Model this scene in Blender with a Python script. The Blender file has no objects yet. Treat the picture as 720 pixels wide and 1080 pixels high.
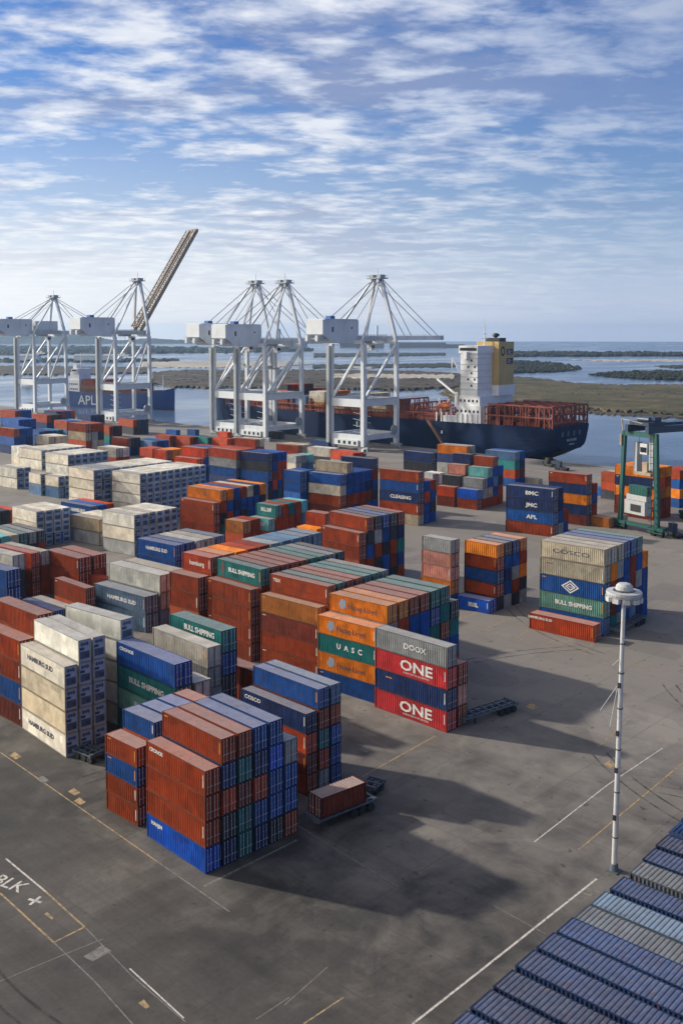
import bpy, bmesh, math, random
from mathutils import Vector, Matrix
from mathutils.bvhtree import BVHTree
random.seed(7)
SC = bpy.context.scene
COL = SC.collection
PI = math.pi
# ------------------------------------------------------------------ camera model (also used to read ground points)
W0, H0 = 720.0, 1080.0
FPX, PX, PY = 1045.0, 360.0, 422.0
CAMH = 55.3
YAW = math.radians(43.24)
PITCH = math.atan(70.0 / 1045.0)
F_ = Vector((math.cos(YAW) * math.cos(PITCH), math.sin(YAW) * math.cos(PITCH), -math.sin(PITCH)))
R_ = Vector((math.sin(YAW), -math.cos(YAW), 0))
U_ = R_.cross(F_)
CAM = Vector((0, 0, CAMH))

def ray(x, y):
    return F_ + R_ * ((x - PX) / FPX) - U_ * ((y - PY) / FPX)

def at(x, y, z=0.0):
    d = ray(x, y)
    t = (z - CAMH) / d.z
    return Vector((d.x * t, d.y * t, z))

def proj(p):
    d = Vector(p) - CAM
    w = d.dot(F_)
    return (PX + FPX * d.dot(R_) / w, PY - FPX * d.dot(U_) / w)

def srgb(r, g, b):
    def f(c):
        c /= 255.0
        return c / 12.92 if c <= .04045 else ((c + .055) / 1.055) ** 2.4
    return (f(r), f(g), f(b), 1.0)

# ------------------------------------------------------------------ mesh helper
class MB:
    def __init__(self):
        self.v = []; self.f = []; self.m = []
    def quad(self, a, b, c, d, m=0):
        n = len(self.v); self.v += [tuple(a), tuple(b), tuple(c), tuple(d)]
        self.f.append((n, n + 1, n + 2, n + 3)); self.m.append(m)
    def poly(self, pts, m=0):
        n = len(self.v); self.v += [tuple(p) for p in pts]
        self.f.append(tuple(range(n, n + len(pts)))); self.m.append(m)
    def box(self, x0, x1, y0, y1, z0, z1, m=0):
        n = len(self.v)
        self.v += [(x0, y0, z0), (x1, y0, z0), (x1, y1, z0), (x0, y1, z0), (x0, y0, z1), (x1, y0, z1), (x1, y1, z1), (x0, y1, z1)]
        for q in ((3, 2, 1, 0), (4, 5, 6, 7), (0, 1, 5, 4), (1, 2, 6, 5), (2, 3, 7, 6), (3, 0, 4, 7)):
            self.f.append(tuple(n + i for i in q)); self.m.append(m)
    def obox(self, mat, x0, x1, y0, y1, z0, z1, m=0):
        n = len(self.v); self.box(x0, x1, y0, y1, z0, z1, m)
        for i in range(n, len(self.v)):
            self.v[i] = tuple(mat @ Vector(self.v[i]))
    def bar(self, p, q, w, h=None, m=0):
        p, q = Vector(p), Vector(q); h = h or w
        d = (q - p).normalized()
        up = Vector((0, 0, 1)) if abs(d.z) < .95 else Vector((1, 0, 0))
        s = d.cross(up).normalized(); u = s.cross(d)
        n = len(self.v)
        for o in (p, q):
            for a, b in ((-1, -1), (1, -1), (1, 1), (-1, 1)):
                self.v.append(tuple(o + s * (a * w / 2) + u * (b * h / 2)))
        for i in range(4):
            j = (i + 1) % 4
            self.f.append((n + i, n + j, n + 4 + j, n + 4 + i)); self.m.append(m)
        self.f += [(n + 3, n + 2, n + 1, n), (n + 4, n + 5, n + 6, n + 7)]; self.m += [m, m]
    def tube(self, p, q, r0, r1=None, seg=8, m=0, caps=True):
        p, q = Vector(p), Vector(q); r1 = r0 if r1 is None else r1
        d = (q - p).normalized()
        up = Vector((0, 0, 1)) if abs(d.z) < .95 else Vector((1, 0, 0))
        s = d.cross(up).normalized(); u = s.cross(d)
        n = len(self.v)
        for o, r in ((p, r0), (q, r1)):
            for i in range(seg):
                a = 2 * PI * i / seg
                self.v.append(tuple(o + s * (math.cos(a) * r) + u * (math.sin(a) * r)))
        for i in range(seg):
            j = (i + 1) % seg
            self.f.append((n + i, n + j, n + seg + j, n + seg + i)); self.m.append(m)
        if caps:
            self.f.append(tuple(n + seg - 1 - i for i in range(seg))); self.m.append(m)
            self.f.append(tuple(n + seg + i for i in range(seg))); self.m.append(m)
    def lathe(self, prof, c=(0, 0, 0), seg=16, m=0):
        n = len(self.v)
        for r, z in prof:
            for i in range(seg):
                a = 2 * PI * i / seg
                self.v.append((c[0] + math.cos(a) * r, c[1] + math.sin(a) * r, c[2] + z))
        for k in range(len(prof) - 1):
            for i in range(seg):
                j = (i + 1) % seg
                self.f.append((n + k * seg + i, n + k * seg + j, n + (k + 1) * seg + j, n + (k + 1) * seg + i)); self.m.append(m)
    def mesh(self, name, mats):
        me = bpy.data.meshes.new(name)
        me.from_pydata(self.v, [], self.f)
        for mt in mats: me.materials.append(mt)
        for i, p in enumerate(me.polygons): p.material_index = self.m[i]
        me.update()
        return me
    def build(self, name, mats, parent=None, loc=None, smooth=False):
        if not isinstance(mats, (list, tuple)): mats = [mats]
        me = self.mesh(name, mats)
        if smooth:
            for p in me.polygons: p.use_smooth = True
        return link(name, me, parent, loc)

def link(name, data, parent=None, loc=None):
    o = bpy.data.objects.new(name, data); COL.objects.link(o)
    if parent: o.parent = parent
    if loc is not None: o.location = loc
    return o

def thing(name, label, cat, loc=(0, 0, 0), rz=0, group=None, data=None):
    o = link(name, data); o.location = loc; o.rotation_euler = (0, 0, rz)
    tag(o, label, cat, group); return o

def tag(o, label, cat, group=None):
    o['label'] = label; o['category'] = cat
    if group: o['group'] = group

# ------------------------------------------------------------------ materials
def newmat(name):
    m = bpy.data.materials.new(name); m.use_nodes = True
    nt = m.node_tree
    return m, nt, nt.nodes['Principled BSDF']

def N(nt, t, **kw):
    n = nt.nodes.new(t)
    for k, v in kw.items():
        if k.startswith('i_'):
            key = k[2:]
            key = int(key) if key.isdigit() else key
            n.inputs[key].default_value = v
        else: setattr(n, k, v)
    return n

def noise(nt, vec, scale, detail=4, rough=.55, dist=0):
    n = N(nt, 'ShaderNodeTexNoise'); n.inputs['Scale'].default_value = scale
    n.inputs['Detail'].default_value = detail; n.inputs['Roughness'].default_value = rough; n.inputs['Distortion'].default_value = dist
    if vec is not None: nt.links.new(vec, n.inputs['Vector'])
    return n.outputs['Fac']

def ramp(nt, fac, stops):
    n = N(nt, 'ShaderNodeValToRGB'); el = n.color_ramp.elements
    while len(el) > len(stops): el.remove(el[-1])
    while len(el) < len(stops): el.new(.5)
    for e, (p, c) in zip(el, stops):
        e.position = p; e.color = c if isinstance(c, (tuple, list)) else (c, c, c, 1)
    nt.links.new(fac, n.inputs['Fac'])
    return n.outputs['Color']

def mix(nt, fac, a, b, mode='MIX'):
    n = N(nt, 'ShaderNodeMix', data_type='RGBA', blend_type=mode)
    for s, v in ((0, fac), (6, a), (7, b)):
        if isinstance(v, bpy.types.NodeSocket): nt.links.new(v, n.inputs[s])
        else: n.inputs[s].default_value = v
    return n.outputs[2]

def mth(nt, op, a, b=None, c=None, clamp=False):
    n = N(nt, 'ShaderNodeMath', operation=op, use_clamp=clamp)
    for i, v in enumerate((a, b, c)):
        if v is None: continue
        if isinstance(v, bpy.types.NodeSocket): nt.links.new(v, n.inputs[i])
        else: n.inputs[i].default_value = v
    return n.outputs[0]

def mapping(nt, vec, scale=(1, 1, 1), rot=(0, 0, 0), loc=None):
    n = N(nt, 'ShaderNodeMapping')
    n.inputs['Scale'].default_value = scale; n.inputs['Rotation'].default_value = rot
    nt.links.new(vec, n.inputs['Vector'])
    if loc is not None: nt.links.new(loc, n.inputs['Location'])
    return n.outputs['Vector']

def bump(nt, b, fac, strength=.3, dist=.05):
    n = N(nt, 'ShaderNodeBump'); n.inputs['Strength'].default_value = strength; n.inputs['Distance'].default_value = dist
    nt.links.new(fac, n.inputs['Height']); nt.links.new(n.outputs['Normal'], b.inputs['Normal'])

def plain(name, col, rough=.6, metal=0, var=.25, scale=1.5, dirt=(.06, .05, .04, 1), damt=.25):
    m, nt, b = newmat(name)
    tc = N(nt, 'ShaderNodeTexCoord').outputs['Object']
    f = noise(nt, tc, scale, 5)
    c = mix(nt, 1.0, col, ramp(nt, f, [(.3, 1 - var), (.7, 1.0)]), 'MULTIPLY')
    g = noise(nt, mapping(nt, tc, (1, 1, .25)), scale * 2.3, 6, .65)
    c = mix(nt, mth(nt, 'MULTIPLY', ramp(nt, g, [(.55, 0), (.75, 1)]), damt), c, dirt)
    nt.links.new(c, b.inputs['Base Color'])
    b.inputs['Roughness'].default_value = rough; b.inputs['Metallic'].default_value = metal
    return m

def paint_material(name, roof=False, attr=False, dark=1.0):
    """Weathered container paint: the colour comes from the object (or from the colour attribute of the merged far ones)."""
    m, nt, b = newmat(name)
    oi = N(nt, 'ShaderNodeObjectInfo')
    tc = N(nt, 'ShaderNodeTexCoord').outputs['Object']
    if attr:
        base = N(nt, 'ShaderNodeVertexColor', layer_name='Col').outputs['Color']; rnd = None
    else:
        base = oi.outputs['Color']
        rnd = N(nt, 'ShaderNodeCombineXYZ')
        r = mth(nt, 'MULTIPLY', oi.outputs['Random'], 311.0)
        nt.links.new(r, rnd.inputs[0]); nt.links.new(r, rnd.inputs[1])
        rnd = rnd.outputs[0]
    v0 = mapping(nt, tc, (1, 1, 1), loc=rnd)
    vs = mapping(nt, tc, (1, 1, .12), loc=rnd)
    n1 = noise(nt, v0, .55, 4, .6)
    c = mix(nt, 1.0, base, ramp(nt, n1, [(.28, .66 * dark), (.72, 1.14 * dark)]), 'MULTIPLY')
    vp = N(nt, 'ShaderNodeTexVoronoi', distance='CHEBYCHEV', feature='F1'); vp.inputs['Scale'].default_value = .42
    nt.links.new(v0, vp.inputs['Vector']); vps = N(nt, 'ShaderNodeSeparateXYZ'); nt.links.new(vp.outputs['Color'], vps.inputs[0])
    c = mix(nt, 1.0, c, ramp(nt, vps.outputs[0], [(0, .78), (.5, 1.0), (1, 1.12)]), 'MULTIPLY')
    # chalky fading in streaks
    n2 = noise(nt, vs, 2.2, 5, .7)
    fade = mth(nt, 'MULTIPLY', ramp(nt, n2, [(.45, 0), (.8, 1)]), .08 if not roof else .16)
    c = mix(nt, fade, c, (.42, .40, .37, 1))
    if roof:
        n4 = noise(nt, v0, .8, 6, .7)
        c = mix(nt, mth(nt, 'MULTIPLY', oi.outputs['Alpha'], ramp(nt, n4, [(.2, .30), (.8, .54)])), c, (.53, .48, .44, 1))
    # rust and grime
    n3 = noise(nt, v0 if roof else vs, 3.4 if not roof else 1.7, 8, .72)
    rust = ramp(nt, n3, [(.565, 0), (.67, 1)])
    bw = N(nt, 'ShaderNodeRGBToBW'); nt.links.new(base, bw.inputs[0])          # pale paint is newer and cleaner
    clean = ramp(nt, bw.outputs[0], [(.25, 1.0), (.50, .35)])
    c = mix(nt, mth(nt, 'MULTIPLY', mth(nt, 'MULTIPLY', rust, clean), .7 if not roof else .6), c, (.13, .055, .03, 1))
    nt.links.new(c, b.inputs['Base Color'])
    b.inputs['Roughness'].default_value = .62 if not roof else .7
    b.inputs['Specular IOR Level'].default_value = .22
    return m

M = {}
M['paint'] = paint_material('container_paint')
M['roof'] = paint_material('container_roof_paint', roof=True)
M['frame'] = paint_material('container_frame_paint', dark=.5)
M['far'] = paint_material('container_paint_far', attr=True)
M['reefer_shaded'] = plain('reefer_panel_shaded', (.27, .35, .47, 1), .55, damt=.3)  # white-grey end panel; the bluish shade is painted into its colour
M['leaf'] = plain('grey_blue_emblem', (.20, .24, .30, 1), .6)
M['maroon'] = plain('maroon_emblem', (.10, .02, .018, 1), .6)
M['rod'] = plain('galvanised_rod', (.62, .63, .64, 1), .45, .4)
M['gasket'] = plain('dark_gasket', (.012, .012, .013, 1), .8)
M['white'] = plain('white_paint', (.72, .72, .70, 1), .5, damt=.3)
M['letter'] = plain('white_lettering', (.66, .66, .64, 1), .6, var=.4, dirt=(.22, .20, .18, 1), damt=.7)
M['dletter'] = plain('dark_lettering', (.035, .045, .075, 1), .6, damt=.1)
M['oletter'] = plain('orange_marking', (.62, .25, .03, 1), .6, damt=.1)
M['crane'] = plain('crane_white', (.60, .64, .68, 1), .5, var=.15, scale=.12, dirt=(.2, .17, .14, 1), damt=.35)
M['craned'] = plain('crane_grey', (.33, .36, .39, 1), .5, var=.2, scale=.2)
M['rustmetal'] = plain('rusty_boom_steel', (.40, .31, .22, 1), .75, var=.5, scale=.5, dirt=(.09, .06, .045, 1), damt=.6)
M['cable'] = plain('dark_cable', (.05, .05, .055, 1), .6)
M['hull'] = plain('navy_hull', (.008, .024, .075, 1), .6, var=.45, scale=.07, dirt=(.02, .018, .02, 1), damt=.4)
for k_ in ('hull',): M[k_].node_tree.nodes['Principled BSDF'].inputs['Specular IOR Level'].default_value = .12
M['hull2'] = plain('blue_hull', (.014, .055, .21, 1), .45, var=.3, scale=.05)
M['boot'] = plain('hull_red', (.10, .025, .018, 1), .6)
M['lash'] = plain('rust_red_deck_steel', (.27, .060, .030, 1), .65, var=.35, scale=.3)
M['deck'] = plain('deck_brown', (.15, .075, .05, 1), .75)
M['shipwhite'] = plain('ship_white', (.74, .75, .76, 1), .45, var=.12, scale=.3, dirt=(.3, .26, .22, 1), damt=.3)
M['funnel'] = plain('funnel_yellow', (.50, .35, .13, 1), .5, var=.15, scale=.2)
M['window'] = plain('dark_glass', (.015, .02, .028, 1), .15, var=.1, damt=0)
M['lifeboat'] = plain('lifeboat_orange', (.68, .16, .03, 1), .5)
M['rtg'] = plain('rtg_green', (.008, .085, .075, 1), .45, var=.3, scale=.4)
M['rtgblue'] = plain('rtg_navy', (.022, .045, .085, 1), .45)
M['black'] = plain('black_steel', (.018, .018, .02, 1), .55)
M['tyre'] = plain('tyre_rubber', (.015, .015, .015, 1), .85)
M['galv'] = plain('galvanised_pole', (.55, .56, .57, 1), .45, .2, var=.15)
M['lampgrey'] = plain('lamp_grey', (.42, .43, .44, 1), .5)
M['chassis'] = plain('chassis_grey_blue', (.10, .125, .155, 1), .5, .2)
M['concrete'] = plain('quay_concrete', (.26, .245, .225, 1), .85, var=.3, scale=.15)
M['yellowp'] = plain('signal_yellow', (.60, .36, .03, 1), .55)
M['bluep'] = plain('machine_blue', (.02, .10, .34, 1), .5)
M['bark'] = plain('bark', (.06, .045, .03, 1), .9)

def yard_material():
    m, nt, b = newmat('yard_asphalt')
    tc = N(nt, 'ShaderNodeTexCoord').outputs['Object']
    big = noise(nt, tc, .035, 5, .6, .6)
    mid = noise(nt, tc, .16, 6, .65, .4)
    fine = noise(nt, tc, 2.2, 6, .7)
    trackA = noise(nt, mapping(nt, tc, (.9, .035, 1)), .55, 5, .65, .3)
    trackB = noise(nt, mapping(nt, tc, (.03, .6, 1), rot=(0, 0, .12)), .6, 5, .65, .3)
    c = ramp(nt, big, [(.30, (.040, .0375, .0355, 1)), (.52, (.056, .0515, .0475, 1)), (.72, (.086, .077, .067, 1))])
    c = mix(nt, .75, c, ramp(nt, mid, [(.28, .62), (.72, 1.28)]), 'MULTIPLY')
    c = mix(nt, .55, c, ramp(nt, trackA, [(.32, .62), (.62, 1.15)]), 'MULTIPLY')
    c = mix(nt, .5, c, ramp(nt, trackB, [(.32, .66), (.62, 1.12)]), 'MULTIPLY')
    c = mix(nt, .8, c, ramp(nt, fine, [(.25, .72), (.75, 1.25)]), 'MULTIPLY')
    st = noise(nt, tc, .42, 7, .75, 1.0)
    c = mix(nt, mth(nt, 'MULTIPLY', ramp(nt, st, [(.60, 0), (.70, 1)]), .5), c, (.030, .029, .030, 1))
    # patchy sandy paleness towards the quay, with near-side cloud shade painted in
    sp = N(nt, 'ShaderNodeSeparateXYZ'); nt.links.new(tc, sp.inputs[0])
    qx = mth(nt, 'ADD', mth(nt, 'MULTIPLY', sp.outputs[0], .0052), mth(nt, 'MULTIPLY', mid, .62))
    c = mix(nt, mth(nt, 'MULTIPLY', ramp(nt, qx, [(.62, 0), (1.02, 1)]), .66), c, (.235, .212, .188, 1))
    # slab joints and squarish repairs
    def joint(sock, period, w):
        fr = mth(nt, 'FRACT', mth(nt, 'MULTIPLY', mth(nt, 'ADD', sock, 400.3), 1.0 / period))
        return mth(nt, 'LESS_THAN', fr, w / period)
    jt = mth(nt, 'MAXIMUM', joint(sp.outputs[0], 9.0, .10), joint(sp.outputs[1], 14.0, .10))
    c = mix(nt, mth(nt, 'MULTIPLY', jt, mth(nt, 'MULTIPLY', mid, .75)), c, (.030, .029, .028, 1))
    vo = N(nt, 'ShaderNodeTexVoronoi', distance='CHEBYCHEV', feature='F1'); vo.inputs['Scale'].default_value = .085; vo.inputs['Randomness'].default_value = .85
    nt.links.new(tc, vo.inputs['Vector'])
    sv = N(nt, 'ShaderNodeSeparateXYZ'); nt.links.new(vo.outputs['Color'], sv.inputs[0])
    c = mix(nt, .55, c, ramp(nt, sv.outputs[0], [(.0, .72), (.4, 1.0), (.8, 1.05), (1.0, 1.3)]), 'MULTIPLY')
    oil = noise(nt, tc, .75, 3, .5)
    c = mix(nt, mth(nt, 'MULTIPLY', ramp(nt, oil, [(.66, 0), (.72, 1)]), .6), c, (.020, .019, .020, 1))
    nt.links.new(c, b.inputs['Base Color'])
    nt.links.new(ramp(nt, mid, [(.3, .62), (.7, .9)]), b.inputs['Roughness'])
    b.inputs['Specular IOR Level'].default_value = .35
    bump(nt, b, fine, .35, .03)
    return m
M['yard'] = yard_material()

def water_material():
    m, nt, b = newmat('water')
    tc = N(nt, 'ShaderNodeTexCoord').outputs['Object']
    n1 = noise(nt, mapping(nt, tc, (.16, .16, 1)), 1, 6, .62)
    n2 = noise(nt, mapping(nt, tc, (.004, .009, 1), rot=(0, 0, .5)), 1, 5, .6, .6)
    c = ramp(nt, n2, [(.35, (.028, .058, .120, 1)), (.65, (.070, .110, .180, 1))])
    nt.links.new(c, b.inputs['Base Color'])
    nt.links.new(ramp(nt, n2, [(.35, .10), (.65, .28)]), b.inputs['Roughness'])
    b.inputs['IOR'].default_value = 1.33
    bump(nt, b, n1, .16, .5)
    return m
M['water'] = water_material()

def marsh_material(name, a, b_, c_, sc=.02):
    m, nt, b = newmat(name)
    tc = N(nt, 'ShaderNodeTexCoord').outputs['Object']
    n1 = noise(nt, tc, sc, 7, .68, .6); n2 = noise(nt, tc, sc * 7, 6, .7)
    c = ramp(nt, n1, [(.34, a), (.5, b_), (.66, c_)])
    c = mix(nt, .8, c, ramp(nt, n2, [(.3, .5), (.7, 1.35)]), 'MULTIPLY')
    nt.links.new(c, b.inputs['Base Color']); b.inputs['Roughness'].default_value = .9
    b.inputs['Specular IOR Level'].default_value = .2
    return m
M['marsh'] = marsh_material('marsh_grass', (.030, .036, .014, 1), (.075, .066, .030, 1), (.135, .098, .052, 1))
M['scrub'] = marsh_material('dark_scrub', (.014, .020, .013, 1), (.026, .032, .020, 1), (.050, .046, .030, 1), .04)
M['mud'] = marsh_material('mud_bank', (.030, .025, .019, 1), (.058, .047, .034, 1), (.12, .097, .068, 1), .03)
M['sand'] = marsh_material('sand_flat', (.26, .24, .21, 1), (.36, .33, .28, 1), (.42, .38, .32, 1), .01)

def marking(name, col, thr=.45):
    """Worn paint: the asphalt shows through where it has rubbed off."""
    m, nt, b = newmat(name)
    tc = N(nt, 'ShaderNodeTexCoord').outputs['Object']
    n = noise(nt, tc, 1.4, 8, .75)
    c = mix(nt, ramp(nt, n, [(thr - .06, 1), (thr + .12, 0)]), col, (.085, .08, .075, 1))
    nt.links.new(c, b.inputs['Base Color']); b.inputs['Roughness'].default_value = .8
    return m
M['markw'] = marking('worn_white_line', (.46, .44, .40, 1), .40)
M['marky'] = marking('worn_yellow_line', (.34, .225, .095, 1), .44)
M['markf'] = marking('faint_pale_line', (.17, .16, .145, 1), .46)

def tyre_material():
    m, nt, b = newmat('tyre_mark_rubber')
    tc = N(nt, 'ShaderNodeTexCoord').outputs['Object']
    f = ramp(nt, noise(nt, tc, .35, 6, .7), [(.38, 0), (.62, .55)])
    b.inputs['Base Color'].default_value = (.014, .014, .015, 1); b.inputs['Roughness'].default_value = .8
    nt.links.new(f, b.inputs['Alpha'])
    return m
M['tyremark'] = tyre_material()
# ------------------------------------------------------------------ shipping containers
# nominal box: width 2.44 (local x), length Ln (local y, doors at y = -Ln/2), height 2.9 (local z from 0); long side at -x is the one in the sun
CW, CH = 2.44, 2.87

def side_profile(Ln, pitch=.36, depth=.085):
    """corrugation as (y, inset) pairs"""
    pts = []; n = int(round((Ln - .5) / pitch)); y0 = -Ln / 2 + .25; p = (Ln - .5) / n
    for i in range(n):
        y = y0 + i * p
        pts += [(y, .015), (y + p * .30, .015), (y + p * .5, .015 + depth), (y + p * .8, .015 + depth)]
    pts.append((y0 + n * p, .015))
    return pts

def body_mb(Ln, mb=None, m=0, smooth_wall=False):
    mb = mb or MB(); hw = CW / 2
    z0, z1 = .14, CH - .10
    if smooth_wall:
        for s in (-1, 1):
            mb.box(*sorted((s * (hw - .06), s * (hw - .015))), -Ln / 2 + .1, Ln / 2 - .1, z0, z1, m)
    else:
        for s in (-1, 1):
            pr = side_profile(Ln)
            for (ya, da), (yb, db) in zip(pr[:-1], pr[1:]):
                q = [(s * (hw - da), ya, z0), (s * (hw - db), yb, z0), (s * (hw - db), yb, z1), (s * (hw - da), ya, z1)]
                if s > 0: mb.quad(*q, m=m)
                else: mb.quad(*q[::-1], m=m)
    mb.box(-hw + .09, hw - .09, Ln / 2 - .10, Ln / 2 - .04, z0, z1, m)          # front wall
    mb.box(-hw + .08, hw - .08, -Ln / 2 + .12, Ln / 2 - .12, .06, .16, m)       # floor
    return mb

def roof_mb(Ln, mb=None, m=0):
    mb = mb or MB(); hw = CW / 2 - .07
    n = int(Ln / .42); y0 = -Ln / 2 + .10; p = (Ln - .2) / n; za, zb = CH - .065, CH - .022
    for i in range(n):
        y = y0 + i * p
        ys = [(y, za), (y + p * .22, za), (y + p * .38, zb), (y + p * .84, zb), (y + p, za)]
        for (a, za_), (b, zb_) in zip(ys[:-1], ys[1:]):
            mb.quad((-hw, a, za_), (hw, a, za_), (hw, b, zb_), (-hw, b, zb_), m=m)
    return mb

def frame_mb(Ln, mb=None, m=0):
    mb = mb or MB(); hw = CW / 2; hl = Ln / 2
    for sx in (-1, 1):
        for sy in (-1, 1):
            x0, x1 = sorted((sx * hw, sx * (hw - .13))); y0, y1 = sorted((sy * hl, sy * (hl - .16)))
            mb.box(x0, x1, y0, y1, .12, CH - .12, m)
            for za, zb in ((0, .12), (CH - .12, CH)):                             # corner castings stand proud
                x0, x1 = sorted((sx * (hw + .006), sx * (hw - .17))); y0, y1 = sorted((sy * (hl + .006), sy * (hl - .18)))
                mb.box(x0, x1, y0, y1, za, zb, m)
        x0, x1 = sorted((sx * (hw - .002), sx * (hw - .09)))
        mb.box(x0, x1, -hl + .181, hl - .181, CH - .11, CH - .012, m)
        mb.box(x0, x1, -hl + .181, hl - .181, .015, .145, m)
    for sy in (-1, 1):
        y0, y1 = sorted((sy * (hl - .002), sy * (hl - .12)))
        mb.box(-hw + .171, hw - .171, y0, y1, CH - .13, CH - .012, m)
        mb.box(-hw + .171, hw - .171, y0, y1, .015, .15, m)
    return mb

def door_mb(Ln, s, mb=None, m=0, mg=None):
    mb = mb or MB(); y = -Ln / 2 + .035
    x0, x1 = (-CW / 2 + .14, -.012) if s < 0 else (.012, CW / 2 - .14)
    mb.box(x0, x1, y, y + .04, .17, CH - .15, m)
    for k in range(5):                                                            # pressed panels
        za = .26 + k * .50; mb.box(x0 + .08, x1 - .08, y - .018, y - .002, za, za + .34, m)
    if mg is not None:                                                            # rubber gaskets round the leaf
        mb.box(x0 + .002, x0 + .065, y - .012, y - .001, .17, CH - .15, mg); mb.box(x1 - .065, x1 - .002, y - .012, y - .001, .17, CH - .15, mg)
    return mb

def rod_mb(Ln, x, mb=None, m=0):
    mb = mb or MB(); y = -Ln / 2 - .005
    mb.tube((x, y, .12), (x, y, CH - .12), .028, seg=6, m=m)
    for z in (.22, .9, 1.9, CH - .25): mb.box(x - .06, x + .06, y - .02, y + .045, z, z + .09, m)
    mb.box(x - .03, x + .30, y - .05, y - .025, 1.02, 1.07, m)
    return mb
RODX = (-.86, -.34, .34, .86)

def reefer_mb(Ln, mb=None, m=0, md=1, mr=2):
    """refrigeration unit in the end wall: surround in a shaded blue-grey, dark recess, round fans, control box"""
    mb = mb or MB(); y = -Ln / 2 + .02; hw = CW / 2 - .14
    mb.box(-hw, hw, y + .02, y + .07, .16, CH - .15, m)
    mb.box(-hw + .16, hw - .16, y + .004, y + .019, .40, 1.34, md)
    mb.box(-hw + .10, -.12, y - .02, y + .018, 1.52, 1.86, mr)
    mb.box(.05, hw - .22, y - .02, y + .003, .55, 1.05, mr)
    for cx in (-.5, .5):
        n = 12; pts = [(cx + .30 * math.cos(2 * PI * i / n), y + .012, 2.27 + .26 * math.sin(2 * PI * i / n)) for i in range(n)]
        mb.poly(pts, md)
    mb.box(-.16, .16, y - .012, y + .018, 2.1, 2.46, mr)
    return mb

M['recess'] = plain('reefer_recess', (.055, .085, .14, 1), .7)
LEN = {40: 12.19, 20: 6.06}
CM = {}
for ft, Ln in LEN.items():
    CM['body', ft] = body_mb(Ln).mesh('container_walls', [M['paint']])
    CM['rbody', ft] = body_mb(Ln, smooth_wall=True).mesh('container_walls', [M['paint']])
    CM['roof', ft] = roof_mb(Ln).mesh('container_roof', [M['roof']])
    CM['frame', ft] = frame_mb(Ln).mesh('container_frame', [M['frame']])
    for s in (-1, 1): CM['door', ft, s] = door_mb(Ln, s, mg=1).mesh('container_door', [M['paint'], M['gasket']])
    for i, x in enumerate(RODX): CM['rod', ft, i] = rod_mb(Ln, x).mesh('container_lock_rod', [M['rod']])
    CM['reefer', ft] = reefer_mb(Ln).mesh('refrigeration_unit', [M['reefer_shaded'], M['recess'], M['dletter']])
    mb = body_mb(Ln, m=0); roof_mb(Ln, mb, 1); frame_mb(Ln, mb, 2)
    for s in (-1, 1): door_mb(Ln, s, mb, 0, 4)
    for x in RODX: rod_mb(Ln, x, mb, 3)
    CM['whole', ft] = mb.mesh('container_whole', [M['paint'], M['roof'], M['frame'], M['rod'], M['gasket']])
    mb = body_mb(Ln, m=0, smooth_wall=True); roof_mb(Ln, mb, 1); frame_mb(Ln, mb, 2); reefer_mb(Ln, mb, 5, 3, 4)
    CM['rwhole', ft] = mb.mesh('container_whole', [M['paint'], M['roof'], M['frame'], M['recess'], M['dletter'], M['reefer_shaded']])

PAL = {  # code: (sRGB-ish base colour, words)
    'r': (srgb(150, 58, 18), 'rust-brown'), 'd': (srgb(116, 46, 30), 'dark maroon'), 'R': (srgb(186, 68, 28), 'brick-red'),
    'o': (srgb(222, 126, 22), 'orange'), 'O': (srgb(172, 104, 40), 'ochre'), 'b': (srgb(16, 78, 148), 'blue'), 'n': (srgb(24, 48, 96), 'navy'),
    'B': (srgb(10, 88, 196), 'bright blue'), 'l': (srgb(84, 118, 156), 'pale blue'), 't': (srgb(28, 112, 110), 'teal'),
    'T': (srgb(104, 176, 178), 'pale turquoise'), 'g': (srgb(92, 134, 118), 'sage green'), 'w': (srgb(206, 200, 186), 'off-white'),
    'c': (srgb(184, 172, 148), 'beige'), 'y': (srgb(148, 150, 150), 'grey'), 'k': (srgb(50, 54, 62), 'charcoal'),
    'p': (srgb(206, 140, 124), 'pale pink'), 'm': (srgb(208, 54, 58), 'magenta-red'), 'h': (srgb(96, 122, 148), 'grey-blue'), 'S': (srgb(28, 56, 98), 'slate-blue'), 'Y': (srgb(112, 120, 128), 'weathered grey'),  # slate-blue set deep for the cloud shade over the corner row
}
ORD = ['ground', 'second', 'third', 'fourth', 'fifth', 'sixth']
BOX = []     # every container: dict(loc, rz, L, W, T, ft, col, label, block, tier, column)

def sc_at(gy):
    """the picture's own size of a container by its ground row"""
    xs = [(430, 1.2), (560, 1.2), (670, 1.13), (770, 1.06), (800, 1.0), (922, .85), (1100, .82)]
    if gy <= xs[0][0]: return xs[0][1]
    for (a, u), (b, v) in zip(xs[:-1], xs[1:]):
        if gy <= b: return u + (v - u) * (gy - a) / (b - a)
    return xs[-1][1]

def yaw_of(v):   # angle of a long side against the yard's y axis
    return math.atan2(-v.x, v.y)

def clampf(v, a, b): return max(a, min(b, v))

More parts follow.
